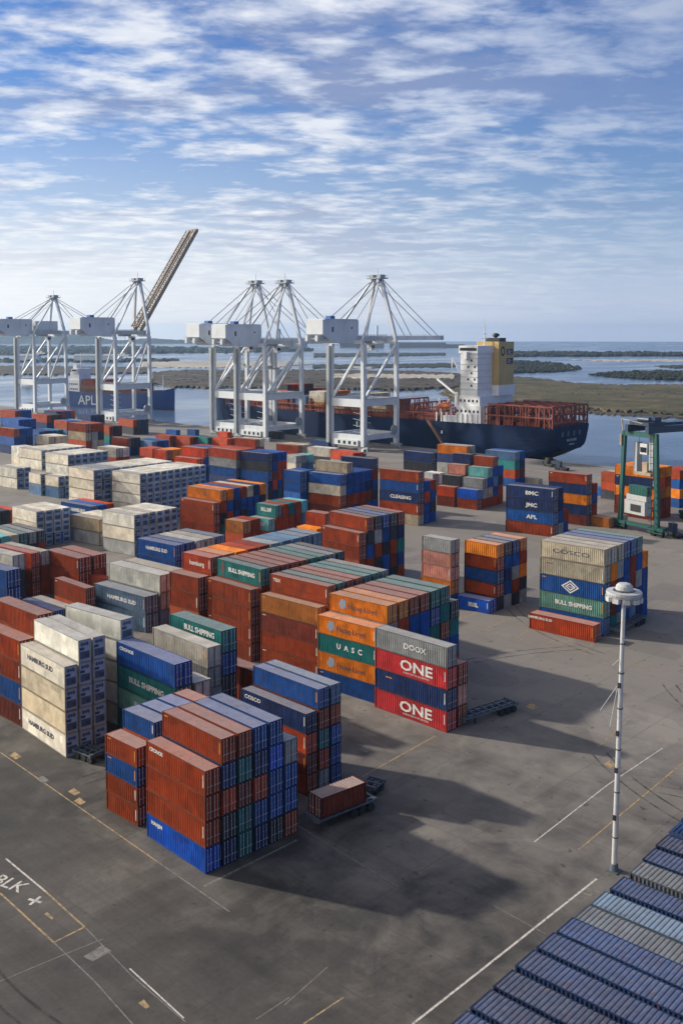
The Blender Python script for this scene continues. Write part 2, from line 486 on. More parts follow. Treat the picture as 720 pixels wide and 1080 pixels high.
def B(phrase, c, k, cols, left=None, right=None, rk=None, n=None, T=None, ft=40, gap=.27, yaw=None, wr=None, ground=None, words='container', nolow=0, s=None, dz=0.0, hide=()):
    """One block of stacked containers: c is the picture point of its near corner at the top of tier k, left the far end of the same edge."""
    n = n or len(cols)
    Tm = 2.9; z = dz; g0 = at(c[0], c[1], 0)
    for _ in range(4):
        z = k * Tm + dz; g0 = at(c[0], c[1], z)
        gpx = proj((g0.x, g0.y, 0)); s_ = s or sc_at(gpx[1])
        if T:
            h = proj((g0.x, g0.y, 0))[1] - proj((g0.x, g0.y, 1))[1]
            Tm = T / h
        else: Tm = 2.9 * s_
    Tm = clampf(Tm, 2.9 * s_ * .80, 2.9 * s_ * 1.18)
    g0 = at(c[0], c[1], k * Tm + dz)
    L = LEN[ft] * s_; W = (2.44 + gap) * s_; rz = 0.0
    if left:
        gl = at(left[0], left[1], k * Tm + dz); v = gl - g0
        L = clampf(v.length, LEN[ft] * s_ * .86, LEN[ft] * s_ * 1.15)
        rz = clampf(yaw_of(v), -.09, .09)
    if wr or right:
        if wr: a, b, m_, kk = wr
        else: a, b, m_, kk = c, right, n, k
        ga = at(a[0], a[1], kk * Tm + dz); gb = at(b[0], b[1], kk * Tm + dz)
        v = gb - ga; W = clampf(v.length / m_, 2.5 * s_ * .82, 2.5 * s_ * 1.22)
        ry = clampf(math.atan2(v.y, v.x), -.09, .09)
        rz = ry if not left else (rz + ry) / 2
    if yaw is not None: rz = yaw
    ex = Vector((math.cos(rz), math.sin(rz), 0)); ey = Vector((-math.sin(rz), math.cos(rz), 0))
    g0 = Vector((g0.x, g0.y, 0))
    w = W - gap * s_
    for i, cs in enumerate(cols):
        for t, ch in enumerate(cs):
            if ch in ' .': continue
            jit = random.uniform(-.05, .05)
            o = g0 + ex * (i * W + w / 2 + random.uniform(-.02, .02)) + ey * (L / 2 + jit)
            top = (t == len(cs) - 1)
            colw = 'leftmost column' if i == 0 else ('%s column' % ['', 'second', 'third', 'fourth', 'fifth', 'sixth', 'seventh', 'eighth', 'ninth', 'tenth', 'eleventh', 'twelfth', 'thirteenth'][i])
            if len(cols) == 1: colw = ''
            tw = ('top' if top and t > 0 else ORD[t]) + ' tier'
            if len(cs) == 1 and len(cols) == 1: lab = '%s %s %s' % (PAL[ch][1], words, phrase)
            else: lab = '%s %s, %s%s, %s' % (PAL[ch][1], words, tw, (' of the ' + colw) if colw else '', phrase)
            BOX.append(dict(loc=Vector((o.x, o.y, t * Tm + dz)), rz=rz, L=L, W=w, T=Tm, ft=ft, col=ch, label=lab, block=phrase, tier=t, column=i, top=top, hide=False, reefer=words.startswith('reefer')))
    return dict(g0=g0, ex=ex, ey=ey, L=L, W=W, T=Tm, rz=rz, s=s_)

# ---- the near blocks
B('foremost block of the yard', (217.1, 922.1), 0, ['Brrr', 'nkRnr', 'ttdtr', 'nbRnb', 'kbbBb', 'rbby'], left=(156.7, 880.9), right=(314.4, 875.6), T=27)
B('short stack behind the foremost block', (145.6, 872), 0, ['rrbr', 'rrrrb', 'rrrrb', 'rrrrb', 'rrrrr', 'rrrr'], left=(110.9, 852), T=20.5, ft=20, s=.9)
B('blue-topped block behind the foremost', (323.3, 753.3), 4, ['rdRn', 'yRtrb', 'bbbrl'], left=(250, 727), wr=((337.8, 716.4), (363.6, 708.9), 2, 5), T=21.5)
B('tall stack by the yellow line', (70.1, 799.2), 0, ['wccw', 'wwwww', 'wwwww'], left=(24, 767.6), right=(114, 785.6), T=23.9, words='reefer container')
B('stack with the longest top', (123, 655.6), 5, ['wwwww'], left=(58, 638.4), T=24, s=.9, words='reefer container')
B('maroon stack at the picture edge', (23.0, 766.6), 0, ['dbrr', 'drrrr', 'rrrc'], T=22.5)
B('stack of green under blue', (184.4, 701.1), 4, ['tgtb', 'ttw'], left=(120.7, 674.4), right=(205.5, 695.1), n=1, T=25)
B('narrow white stack behind the green', (219, 683), 4, ['cyyw'], left=(157, 662), right=(236, 679), T=22)
B('single stack with a green top', (233.3, 665.6), 4, ['dkbt'], left=(175.6, 647.8), right=(252, 661), T=24)
B('low stack between the blocks', (284, 713), 2, ['rr'], left=(236, 697), T=20)
# ---- the long central run, four bays
B('front bay of the long central run', (396.4, 663), 4, ['boto', 'bryyo', 'bbrRo', 'bbbbr', 'nbbbr', 'bbtbt', 'kbrtt', 'rbtk'], left=(337.8, 646.7), wr=((400, 639), (460, 615.6), 6, 5), T=19.8)
B('second bay of the long central run', (335.6, 641), 4, ['rrdO', 'rrrrr', 'rrrrt', 'rrrrr', 'rrrrr', 'rrbbt', 'rrbbt', 'rrbby'], left=(271, 626.7), wr=((344.4, 622), (411.4, 605), 7, 5), T=19.5)
B('third bay of the long central run', (264.4, 622), 4, ['rrrr', 'rrrrt', 'rrrrd', 'rrrrr', 'rrrrr', 'rrrrr', 'rrrrt', 'rrrnt', 'rrrny', 'rrrkk'], left=(214.7, 609.8), wr=((270, 603.3), (353.7, 587), 9, 5), T=19)
B('last short bay of the central run', (209.4, 609.6), 4, ['rrrr', 'rrrrR', 'rrrro', 'rrrro', 'rrrrr', 'rrrrr', 'rrrry', 'rrrrh', 'rrrrh', 'rrrrh', 'rrrrh'], left=(178.7, 602.4), T=18, ft=20)
B('stack with two magenta boxes', (470.9, 772.9), 0, ['mnmy', 'rpr'], left=(396.5, 745), right=(493, 762.3), T=22.4)
B('large grey-topped right block', (637.8, 579.6), 5, ['bgbcc', 'tdrow', 'ybnyc', 'bybbb', 'hyrrb', 'nbybt', 'bbbo'], left=(566.7, 570), wr=((637.8, 579.6), (682, 565.6), 6, 5), T=18.3)
B('lying alone before the large right block', (626.2, 660), 1, ['R'], left=(557.8, 645.6), T=17.8)
B('narrow grey and pink stack', (475.5, 570), 5, ['boppy'], left=(444.3, 564.5), T=14.4, ft=20)
B('block beside the pink stack', (524, 575), 5, ['krbro', 'ybnbk', 'krybb', 'ykoro'], left=(488.8, 567.5), right=(551, 565.4), T=13, ft=20)
B('standing alone before the pink stack', (520, 632), 1, ['B'], left=(483.3, 626), T=12, ft=20)
B('lettered stack beyond the right block', (582.9, 566.8), 0, ['rbnn', 'ybnn', 'br'], left=(532.3, 560.1), T=12.6)
B('stack with an orange middle', (618, 555), 0, ['dnonr', 'rrbr'], left=(580, 549.5), T=10.8)
B('tall red and blue stack, mid yard', (441.2, 498), 5, ['crnbr', 'bbRb', 'bkbr'], left=(400, 493.8), T=11.3)
B('grey-topped block in mid yard', (359, 501), 4, ['drwb', 'rrbbc', 'bRbb', 'rrbb', 'brnb', 'bkbrn'], left=(330.6, 498), T=11.3)
B('blue stack beside the grey-topped one', (330.0, 497.6), 4, ['bbbb', 'nbbb'], T=11.3, ft=20)
B('brown block behind the central run', (378.6, 562.3), 4, ['rrrr', 'brbkr', 'rkryk', 'bbkbb', 'kdrkk', 'rbtnr'], left=(340.2, 555), wr=((388.9, 545.1), (432.2, 538.4), 5, 5), T=14.5)
B('stack left of the large brown block', (333.9, 558), 3, ['rdo', 'rrrr'], left=(313, 554.6), T=14, ft=20)
B('turquoise-topped block', (283.9, 547.8), 3, ['brT', 'bbrt', 'drrr', 'brrt', 'tbrr', 'btlT'], left=(264, 544.2), wr=((296.9, 536), (326.6, 529.4), 5, 4), T=13, ft=20)
B('stack left of the turquoise block', (263.0, 549.0), 3, ['drO', 'rrr'], left=(242.7, 547.4), T=13, ft=20)
B('orange-topped block', (225.6, 530.6), 4, ['rrrr', 'btkro', 'ttRbo', 'rdbnb', 'nbkbr', 'rdbbc', 'orbbn', 'rrrko'], left=(188.6, 525.2), wr=((226.5, 517), (269.8, 510.2), 7, 5), T=12)
B('dark blue block, mid yard', (282.4, 478.7), 5, ['knbkn', 'nRrbn', 'tbRRb', 'kdbRb'], left=(256.2, 476), right=(300, 476), T=9.7)
B('stack behind the dark blue block', (255.0, 475.8), 5, ['knbyR', 'nbbyR', 'nbbyr'], T=9.7)
B('red-topped block by the reefers', (208.5, 484), 3, ['nbR', 'bnbR', 'bRkb', 'knrr'], left=(187, 482.4), wr=((217, 473.3), (239, 470.6), 3, 4), T=10)
# ---- white reefer blocks
B('wide reefer block, near row', (147.7, 500), 5, ['wwwww'] * 10, left=(119, 496.7), right=(208, 489), T=11, words='reefer container')
B('wide reefer block, far row', (99, 496), 5, ['wwwcw', 'wwwky', 'wwwky', 'wwwww', 'wwwww', 'wwwww', 'wwwww', 'wwwww', 'wwwww'], left=(72.3, 491.7), T=11, words='reefer container')
B('three-high greyish reefer block', (141.7, 543.3), 3, ['yww', 'yww', 'yww', 'yww', 'yww', 'yww'], left=(106, 540.7), right=(183.3, 535), T=14.6, words='reefer container')
B('low row left of the greyish reefers', (105.0, 548), 2, ['yc', 'yw', 'yw'], left=(76, 544), T=14)
B('blue-roofed block among the reefers', (97.7, 534), 2, ['kb', 'kb', 'kR'], left=(60, 527.5), T=13, s=1.0)
B('small block beside the greyish reefers', (38.8, 539.6), 3, ['kww', 'nww', 'nww', 'Bww'], left=(17, 535), right=(75.4, 534.6), T=12.6, words='reefer container')
B('teal-roofed block at the left edge', (-8, 567.5), 2, ['kt', 'kT', 'kc', 'kt', 'ky', 'rk'], right=(43, 559.5), T=13)
B('two-high reefer row, far left', (44, 475), 2, ['ww'] * 7, left=(21.7, 471.7), right=(90, 470), T=11.5, words='reefer container')
B('short reefer pair at the row end', (21.5, 471.5), 2, ['ww', 'ww'], T=11.5, ft=20, words='reefer container')
B('two-high row by the wide block', (72, 480), 2, ['ww'] * 6, left=(49, 476.7), right=(112, 475), T=12, words='reefer container')
B('reefer row farthest left', (51.7, 460.7), 2, ['cw', 'cw', 'cw'], left=(39, 459), right=(72.7, 459), T=10)
B('beige pair behind the wide reefers', (122.7, 473), 2, ['rw', 'rw'], left=(106.5, 471.5), right=(135, 471), T=10)
B('paired stack at the left edge', (18, 494), 2, ['ww', 'ww'], left=(4, 491.5), right=(27, 491.7), T=11, words='reefer container')
B('lone small pair, open ground', (43.3, 500), 2, ['lw'], left=(28, 497), T=11.5, ft=20, words='reefer container')
B('small pair before the wide block', (62, 502.6), 2, ['lw', 'lw'], left=(44, 501), right=(72, 501), T=11.5, ft=20, words='reefer container')
B('dark-doored stack at the left edge', (-6, 540), 2, ['kk', 'kk', 'RR'], right=(15, 537), T=12)
# ---- the loose group of red boxes
B('red group, far stack', (83, 588.9), 3, ['rrr', 'drr'], left=(50.5, 579), right=(117, 582), T=15.5)
B('red group, left stack', (38.8, 582.6), 3, ['rrR', 'rrc'], right=(50, 580), T=15.5)
B('red group, low box', (79, 608), 1, ['r'], left=(40, 597.8), T=16)
B('red group, front stack', (90.8, 620.5), 2, ['rr'], left=(54.2, 609.7), right=(102, 618.7), T=19.5)
B('red group, right stack', (125, 614), 2, ['rr'], left=(93, 605.5), T=18, s=.8)
B('low boxes before the red group', (70, 642), 1, ['b', 'w'], left=(32, 629), T=18, s=.9)
B('blue stack at the left edge', (7.2, 602), 3, ['kbb'], right=(24, 597), T=19)
B('pale stack at the left edge', (13.5, 586), 3, ['kkw'], right=(27, 583), T=17)
B('grey lettered stack', (153.4, 629.5), 2, ['hh', 'hyw', 'yyc'], left=(102, 614), right=(167.3, 623), n=1, T=19)
B('lettered blue block by the grey', (185, 575.3), 3, ['kbb', 'kbb', 'yyw', 'yyc', 'yyh'], left=(144.7, 567.2), right=(235, 563), T=17)
# ---- mid yard, right of centre
B('stepped block, near end', (503, 517), 2, ['rB', 'ryy', 'rcbT', 'rblbr', 'rRkb'], left=(481.5, 514.5), T=10.5, ft=20)
B('stepped block, far end', (479, 514), 2, ['dR', 'drk', 'rdrp', 'rdrrn', 'rrbb'], left=(460, 512), T=10.5, ft=20)
B('turquoise-banded stack by the ship', (543, 477), 4, ['brtl', 'bdnb'], left=(522, 475), right=(548, 474.5), T=9.3)
B('tan-topped stack by the quay', (492, 471), 4, ['yyno', 'yyny'], left=(458, 469), T=9.4)
B('navy box by the crane', (454.8, 478), 2, ['kn', 'kn'], left=(425.4, 475), T=11)
B('pale box before the stepped block', (456, 500), 2, ['yy', 'yw'], left=(444, 498), T=11, ft=20)
B('beige box on the open quay', (567, 505.5), 1, ['c'], left=(545, 503), T=7.5)
B('dark grey box alone on the quay', (296, 455.3), 1, ['k'], left=(274, 453.5), T=11)
B('row of boxes before the cranes', (314, 470), 2, ['rr', 'cc', 'cc'], left=(292, 469), T=8)
B('white and red row by the crane foot', (348, 473.5), 2, ['kw', 'rw'], left=(329.7, 472.5), T=9)
B('red boxes by the crane foot', (372, 478), 2, ['yR', 'rR'], left=(351, 474.6), T=9)
B('navy and teal pair under the crane', (346.5, 466), 1, ['n', 't'], left=(333, 464.7), T=7)
B('mixed boxes by the yellow tractor', (312, 481), 2, ['wy', 'ly', 'lT'], left=(301, 479.5), T=8, ft=20)
B('low boxes behind the dark block', (318, 500), 2, ['yR', 'yw'], left=(306, 497), T=8, ft=20)
B('long red boxes before the left crane', (269, 463.5), 2, ['rR', 'rw'], left=(246.3, 462.2), T=8.5)
B('upright orange box between cranes', (240, 456), 2, ['rR'], T=9, ft=20)
B('flat beige box beside the gantry', (641.6, 546.7), 1, ['O', 'c', 'c'], left=(624.5, 544), T=10.5, ft=20)
B('orange stack behind the gantry', (690, 494), 5, ['ddono', 'rdORo', 'rroro'], left=(650, 489), T=11)
B('red stack left of the gantry', (650.5, 499.3), 3, ['krr', 'krc'], left=(636.5, 497.5), T=9.5, ft=20)
B('blue box on the quay beside the gantry', (636, 515), 1, ['b'], left=(624.5, 513.5), T=6, ft=20)
B('mixed stack right of the gantry', (716.5, 496), 4, ['bobr', 'Robr', 'yobr'], left=(709, 494.5), T=10, ft=20)
# ---- the far left of the yard
B('far blue stack, left edge', (16.2, 433.5), 3, ['nbr', 'nbb', 'nbb'], right=(30.7, 431.7), T=8)
B('far blue stack with lettering', (20, 442.8), 3, ['nnb', 'nbb', 'knb'], left=(2, 440.5), T=8.5)
B('far red and blue stack', (49.6, 438), 3, ['bnr', 'bbk', 'bkk'], left=(34, 436.5), T=8)
B('far block with a red box, left', (70.8, 444.4), 3, ['rlr', 'dbb', 'ccb', 'yky'], left=(57.4, 443), right=(88, 444), T=9)
B('far brown stack beside the red box', (90.5, 447.3), 4, ['drcr', 'rcyr', 'rckr'], T=9)
B('far stack with a teal middle', (115.5, 449.8), 3, ['btr', 'bkk', 'bkd'], left=(101, 448.5), right=(131, 449), T=9)
B('far brown box over blue', (134.4, 462.5), 2, ['br', 'nk', 'nk'], left=(118, 461), right=(148, 462), T=9.5)
B('far dark pair near the raised boom', (140.8, 443), 2, ['kr', 'kk', 'kn', 'nk'], left=(124.5, 441), right=(158, 442), T=8)
B('far blue box, left of the pair', (186, 453.8), 1, ['b'], left=(170, 453.3), T=6, ft=20)
B('far blue box, right of the pair', (206, 453.3), 1, ['b'], left=(194.5, 453), T=6.5, ft=20)
B('far brown row, first', (179, 460.0), 2, ['rr', 'nr'], T=7.5, s=.92)
B('far brown row, second', (198, 461.0), 2, ['rr', 'nd'], T=7.5, s=.92)
B('far brown row, third', (215, 462.0), 2, ['rt', 'nk'], T=7.5, s=.92)
B('far brown row, fourth', (234, 463.0), 2, ['rR', 'nr'], T=7.5, s=.92)
B('far red pair, first', (161, 473.2), 2, ['rR', 'rR'], left=(147, 471.8), T=10, ft=20)
B('far red pair, second', (175, 475), 2, ['rR', 'ro', 'ro'], left=(162, 473.5), T=10, ft=20)
B('far mixed stack behind the red pair', (158, 466), 2, ['bl', 'nn', 'bb'], T=8)
B('far blue row at the left edge', (15, 452.5), 3, ['nbr', 'nbb', 'knb'], T=9)
B('far blue row behind the reefers', (50, 454.5), 2, ['bb', 'nn', 'bb', 'bt'], T=8.5)
B('far mixed row by the first crane', (60, 434), 2, ['bn', 'kr', 'nb', 'br'], T=7)
B('far navy row by the first crane', (96, 438), 2, ['nn', 'bn', 'kk'], T=7)

# ---- the row of containers right below the camera, seen from above: roofs only, bottom right of the picture
def camera_row():
    z = 5 * 2.52
    edge = [(493, 1062), (517, 1040), (540.5, 1018), (563, 998.6), (584, 982), (602, 968), (620, 953), (640.6, 937), (661, 920), (675, 905.6), (689, 891), (703, 877), (716, 864)]
    P = [at(x, y, z) for x, y in edge]
    d = P[-1] - P[0]; rz = math.atan2(d.y, d.x) * .75
    ex = Vector((math.cos(rz), math.sin(rz), 0)); ey = Vector((-math.sin(rz), math.cos(rz), 0))
    pitch = d.length / (len(P) - 1)
    cols = ['S', 'S', 'S', 'S', 'S', 'S', 'Y', 'h', 'S', 'Y', 'S', 'S', 'S', 'S', 'S']
    second = ['S', 'Y', 'S', 'n', 'S', 'S', 'S', 'h', 'S', 'S', 'S', 'S', 'h', 'S', 'S']
    L = 12.19 * .92
    for i in range(-1, 14):
        if 0 <= i < len(P): p = P[i]
        elif i < 0: p = P[0] - ex * pitch
        else: p = P[-1] + ex * pitch * (i - len(P) + 1)
        for j, cc in enumerate((cols, second)):
            o = Vector((p.x, p.y, 0)) + ex * (pitch * .5) - ey * (L / 2 + j * (L + .25) + .05)
            for t in range(5):
                ch = cc[(i + 1) % len(cols)] if t == 4 else random.choice('bbnkr')
                nth = 'first second third fourth fifth sixth seventh eighth ninth tenth eleventh twelfth thirteenth fourteenth fifteenth'.split()[i + 1]
                lab = '%s container roof, %s from the bottom, %s of the corner row' % (PAL[ch][1], nth, 'upper bay' if j == 0 else 'lower bay')
                BOX.append(dict(loc=Vector((o.x, o.y, t * 2.52)), rz=rz, L=L, W=pitch - .40, T=2.52, ft=40, col=ch, label=lab, block='corner row', tier=t, column=i, top=t == 4, hide=False))
camera_row()

def settle():
    """nudge neighbouring blocks apart where their boxes would run into each other"""
    blocks = {}
    for b in BOX: blocks.setdefault(b['block'], []).append(b)
    names = list(blocks); total = {n: Vector((0, 0)) for n in names}
    def axes(b): c, s = math.cos(b['rz']), math.sin(b['rz']); return Vector((c, s)), Vector((-s, c))
    def mtv(a, b):
        d = (b['loc'] - a['loc']).to_2d()
        if d.length > 17: return None
        if min(a['loc'].z + a['T'], b['loc'].z + b['T']) - max(a['loc'].z, b['loc'].z) < .15: return None
        ax, ay = axes(a); bx, by = axes(b); best = None
        for n in (ax, ay, bx, by):
            ra = abs(n.dot(ax)) * a['W'] / 2 + abs(n.dot(ay)) * a['L'] / 2; rb = abs(n.dot(bx)) * b['W'] / 2 + abs(n.dot(by)) * b['L'] / 2
            p = ra + rb - abs(n.dot(d))
            if p <= .03: return None
            if best is None or p < best[0]: best = (p, n * (1 if n.dot(d) >= 0 else -1))
        return best
    for it in range(10):
        moved = False
        for i, na in enumerate(names):
            for nb in names[i + 1:]:
                A, Bk = blocks[na], blocks[nb]
                if (A[0]['loc'] - Bk[0]['loc']).length > 60: continue
                w = None
                for a in A:
                    for b in Bk:
                        m = mtv(a, b)
                        if m and (w is None or m[0] > w[0]): w = m
                if w:
                    mv, sg = (Bk, 1) if len(Bk) <= len(A) else (A, -1)
                    v = w[1] * (w[0] + .12) * sg
                    for q in mv: q['loc'] = q['loc'] + Vector((v.x, v.y, 0))
                    total[nb if sg > 0 else na] += v; moved = True
        if not moved: break
    for n in names:
        if total[n].length > .01: print('MOVED', n, round(total[n].x, 1), round(total[n].y, 1))
settle()
# ------------------------------------------------------------------ ship-to-shore cranes
QX = 374.0                      # quay edge
def sts_crane(dpx, label, boom_up=False, gz=50.5, az=82.0, S=10.5, G=24.0, twin=False):
    """dpx: picture column of the waterside leg nearest the camera; legs stand on rails behind the quay edge."""
    X1 = QX - 5.0
    th = YAW + math.atan((PX - dpx) / FPX)
    Y1 = X1 * math.tan(th)
    r = thing('ship_to_shore_crane', label, 'gantry crane', (X1 - G / 2, Y1 + S, 0), 0, 'white quay cranes along the berth')
    g = G / 2; mc = M['crane']
    for sx in (-1, 1):
        for sy in (-1, 1):
            mb = MB()
            mb.bar((sx * g, sy * S, 2.2), (sx * g, sy * S, 23), 2.1, 1.9); mb.bar((sx * g, sy * S, 23.01), (sx * g, sy * S * .97, gz), 1.9, 1.7)
            leg = mb.build('leg', mc, r)
            w = MB()
            w.box(sx * g - .7, sx * g + .7, sy * S - 3.2, sy * S + 3.2, 1.2, 2.15)
            for k in range(4): w.tube((sx * g - .35, sy * S - 2.4 + k * 1.6, .62), (sx * g + .35, sy * S - 2.4 + k * 1.6, .62), .6, seg=10)
            w.build('wheel_bogie', M['craned'], leg)
    for sx in (-1, 1):
        mb = MB(); mb.bar((sx * g, -S + 1.07, 6.2), (sx * g, S - 1.07, 6.2), 1.5, 2.8); mb.build('sill_beam', mc, r)
        mb = MB(); mb.bar((sx * g, -S + 1.07, 22.6), (sx * g, S - 1.07, 22.6), 1.8, 3.6); mb.build('portal_beam', mc, r)
        mb = MB(); mb.bar((sx * g, -S, gz + .9), (sx * g, S, gz + .9), 1.6, 1.8); mb.build('top_cross_beam', mc, r)
    for sy in (-1, 1):
        mb = MB(); mb.bar((-g + 1.07, sy * S, 6.4), (g - 1.07, sy * S, 6.4), 1.4, 2.6); mb.build('sill_beam', mc, r)
        mb = MB(); mb.bar((-g + 1.07, sy * S, 23.0), (g - 1.07, sy * S, 23.0), 1.7, 3.6); mb.build('portal_beam', mc, r)
        mb = MB(); mb.bar((-g + .8, sy * S, 24.4), (g - .8, sy * S * .98, gz - 1), 1.15, 1.15); mb.build('diagonal_brace', mc, r)
    mb = MB(); mb.bar((-g, S - .8, 24.0), (-g, -S + .8, gz - 1.5), .85, .85); mb.build('diagonal_brace', mc, r)
    mb = MB(); mb.bar((g, S - .8, 24.0), (g, -S + .8, gz - 1.5), .85, .85); mb.build('diagonal_brace', mc, r)
    # bridge girder with walkways
    mb = MB()
    for sy in (-3.2, 3.2): mb.bar((-36, sy, gz + 2.7), (g + 1, sy, gz + 2.7), 1.5, 2.6)
    for k in range(9): mb.bar((-34 + k * 5.6, -3.2, gz + 2.5), (-34 + k * 5.6, 3.2, gz + 2.5), .5, .7)
    mb.build('bridge_girder', mc, r)
    mb = MB()
    for sy in (-4.6, 4.6):
        for hz in (3.9, 4.5): mb.bar((-36, sy, gz + hz), (g, sy, gz + hz), .10, .10)
        for k in range(24): mb.bar((-36 + k * 2.0, sy, gz + 2.6), (-36 + k * 2.0, sy, gz + 4.5), .08, .08)
        mb.box(-36, g, sy - .5, sy + .5, gz + 2.45, gz + 2.55)
    mb.build('walkway', M['craned'], r)
    # boom
    mb = MB(); hx, hz = g + (1.6 if not boom_up else -3.5), gz + 2.7
    if boom_up: bl, a = 81.0, math.radians(55.5)
    else: bl, a = 45.0, 0.0
    dx, dz = math.cos(a), math.sin(a)
    def bp(s, y, o=0): return (hx + dx * s - dz * o, y, hz + dz * s + dx * o)
    bw = 3.3 if boom_up else 2.2
    for sy in (-bw, bw):
        mb.bar(bp(0, sy), bp(bl, sy), 1.25, 2.3)
        if boom_up:
            mb.bar(bp(2, sy, 3.4), bp(bl - 2, sy, 2.6), .6, .6)
            for k in range(24): mb.bar(bp(2 + k * 3.0, sy, 0), bp(3.5 + k * 3.0, sy, 3.2), .34, .34); mb.bar(bp(3.5 + k * 3.0, sy, 3.2), bp(5.0 + k * 3.0, sy, 0), .34, .34)
    for k in range(int(bl / 3.0) + 1): mb.bar(bp(min(bl, 1 + k * 3.0), -bw), bp(min(bl, 1 + k * 3.0), bw), .45, .6)
    for k in range(int(bl / 6.0)): mb.bar(bp(1 + k * 6.0, -bw), bp(4 + k * 6.0, bw), .3, .3)
    for sy in (-bw - 1.1, bw + 1.1):
        mb.bar(bp(1, sy, 1.6), bp(bl, sy, 1.6), .09, .09)
        for k in range(int(bl / 2.5)): mb.bar(bp(1 + k * 2.5, sy, .1), bp(1 + k * 2.5, sy, 1.6), .08, .08)
    bm = mb.build('boom', M['rustmetal'] if boom_up else mc, r)
    if boom_up: bm['label'] = 'rusty brown boom raised steeply'
    mb = MB(); mb.bar(bp(bl - .6, -bw - 1), bp(bl - .6, bw + 1), 1.6, 2.2); mb.build('boom_tip', M['craned'] if not boom_up else M['rustmetal'], bm)
    # machinery house with a sloped underside
    hy = 5.4; xa, xb = (-g - 22, -g + 2)
    mb = MB(); zt = gz + 11.3; zb_ = gz + 3.4
    sec = [(xa, zt), (xb, zt), (xb, zb_ + .6), (xb - 3.5, zb_ - 3.0), (xa + 7, zb_ - 3.0), (xa, zb_ + 1.2)]
    n = len(sec)
    mb.poly([(x, -hy, z) for x, z in sec][::-1]); mb.poly([(x, hy, z) for x, z in sec])
    for i in range(n):
        (x0, z0), (x1, z1) = sec[i], sec[(i + 1) % n]
        mb.quad((x0, -hy, z0), (x1, -hy, z1), (x1, hy, z1), (x0, hy, z0))
    hs = mb.build('machinery_house', M['crane'], r)
    mb = MB(); mb.box(xa + 1, xb - 1, -hy - .3, hy + .3, zt + .003, zt + .35)
    for k in range(8): mb.box(xa + .4 + k * 3.35, xa + .55 + k * 3.35, -hy - .12, hy + .12, zb_ + 1.6, zt - .3)
    mb.build('house_roof', M['crane'], hs)
    mb = MB()
    mb.box(xa + 6, xa + 7.2, -hy - .06, -hy - .01, zb_ + 2.2, zb_ + 4.6); mb.box(xb - 5, xb - 4.2, -hy - .06, -hy - .01, zb_ + 3.6, zb_ + 4.6)
    mb.build('house_window', M['window'], hs)
    mb = MB(); mb.box(xa + 9, xa + 12, -1.6, 1.6, zt + .36, zt + 1.8); mb.build('roof_cooler', M['bluep'], hs)
    if twin:
        mb = MB(); mb.box(-g + 5, g - 2, -4.6, 4.6, gz + 4.01, gz + 10.5); mb.build('electrical_house', M['crane'], r)
    # mast (A-frame) and stays
    ax = g - 2.0
    for sy in (-1, 1):
        mb = MB(); mb.bar((g, sy * S * .95, gz + 1.8), (ax, sy * 2.2, az), 1.5, 1.4); mb.build('mast_leg', mc, r)
        mb = MB(); mb.bar((-g, sy * S * .95, gz + 1.8), (ax - 1.2, sy * 2.2, az - .4), .9, .9); mb.build('back_leg', mc, r)
    mb = MB(); mb.box(ax - 3.4, ax + 2.6, -4.4, 4.4, az, az + .5)
    mb.box(ax - 2.2, ax + 1.4, -3.6, -1.2, az + .5, az + 2.0); mb.box(ax - 2.2, ax + 1.4, 1.2, 3.6, az + .5, az + 2.0)
    for k in range(5):
        for sy in (-4.3, 4.3): mb.bar((ax - 3.2 + k * 1.4, sy, az + .5), (ax - 3.2 + k * 1.4, sy, az + 1.7), .10)
    for sy in (-4.3, 4.3): mb.bar((ax - 3.3, sy, az + 1.7), (ax + 2.5, sy, az + 1.7), .10)
    mb.bar((ax, 0, az + .5), (ax, 0, az + 5.5), .16); mb.build('mast_head', M['craned'], r)
    def stay(p, q, rad=.16, mat='cable'):
        m_ = MB(); m_.tube(p, q, rad, seg=6); m_.build('stay_cable', M[mat], r)
    for sy in (-1, 1):
        stay((ax, sy * 2.8, az), (-32, sy * 4.2, gz + 4.2)); stay((ax, sy * 2.8, az), (-16, sy * 4.2, gz + 4.4), .12)
        if boom_up:
            stay((ax, sy * 2.4, az), bp(24, sy * bw, 1), .12, 'craned')
        else:
            stay((ax, sy * 2.8, az), bp(20, sy * bw, .8)); stay((ax, sy * 2.8, az), bp(bl - 3, sy * bw, .8))
    # trolley, cab, spreader ropes
    mb = MB(); mb.box(-3, 3.5, -2.4, 2.4, gz + .2, gz + 1.7); tr = mb.build('trolley', M['craned'], r)
    mb = MB(); mb.box(3.8, 6.6, -1.4, 1.4, gz - 3.2, gz + .4); cb = mb.build('operator_cab', mc, tr)
    mb = MB(); mb.box(6.61, 6.66, -1.2, 1.2, gz - 2.6, gz - .6); mb.box(4.1, 6.3, -1.46, -1.41, gz - 2.2, gz - .6); mb.build('cab_window', M['window'], cb)
    # festoon loops under the girder, hoist ropes and a spreader below the trolley
    mb = MB()
    for k in range(10):
        x0 = -18 + k * 2.2; mb.tube((x0, 3.6, gz + 1.2), (x0 + 1.1, 3.6, gz - 1.4), .07, seg=4); mb.tube((x0 + 1.1, 3.6, gz - 1.4), (x0 + 2.2, 3.6, gz + 1.2), .07, seg=4)
    mb.build('festoon_cable', M['cable'], r)
    mb = MB()
    for sx_ in (-1.6, 1.8):
        for sy_ in (-1.8, 1.8): mb.tube((sx_, sy_, gz + .2), (sx_, sy_, gz - 11), .06, seg=4)
    mb.build('hoist_rope', M['cable'], tr)
    mb = MB(); mb.box(-1.2, 1.4, -6, 6, gz - 12, gz - 11); mb.box(-.6, .8, -1.6, 1.6, gz - 11, gz - 10); mb.build('spreader', M['craned'], tr)
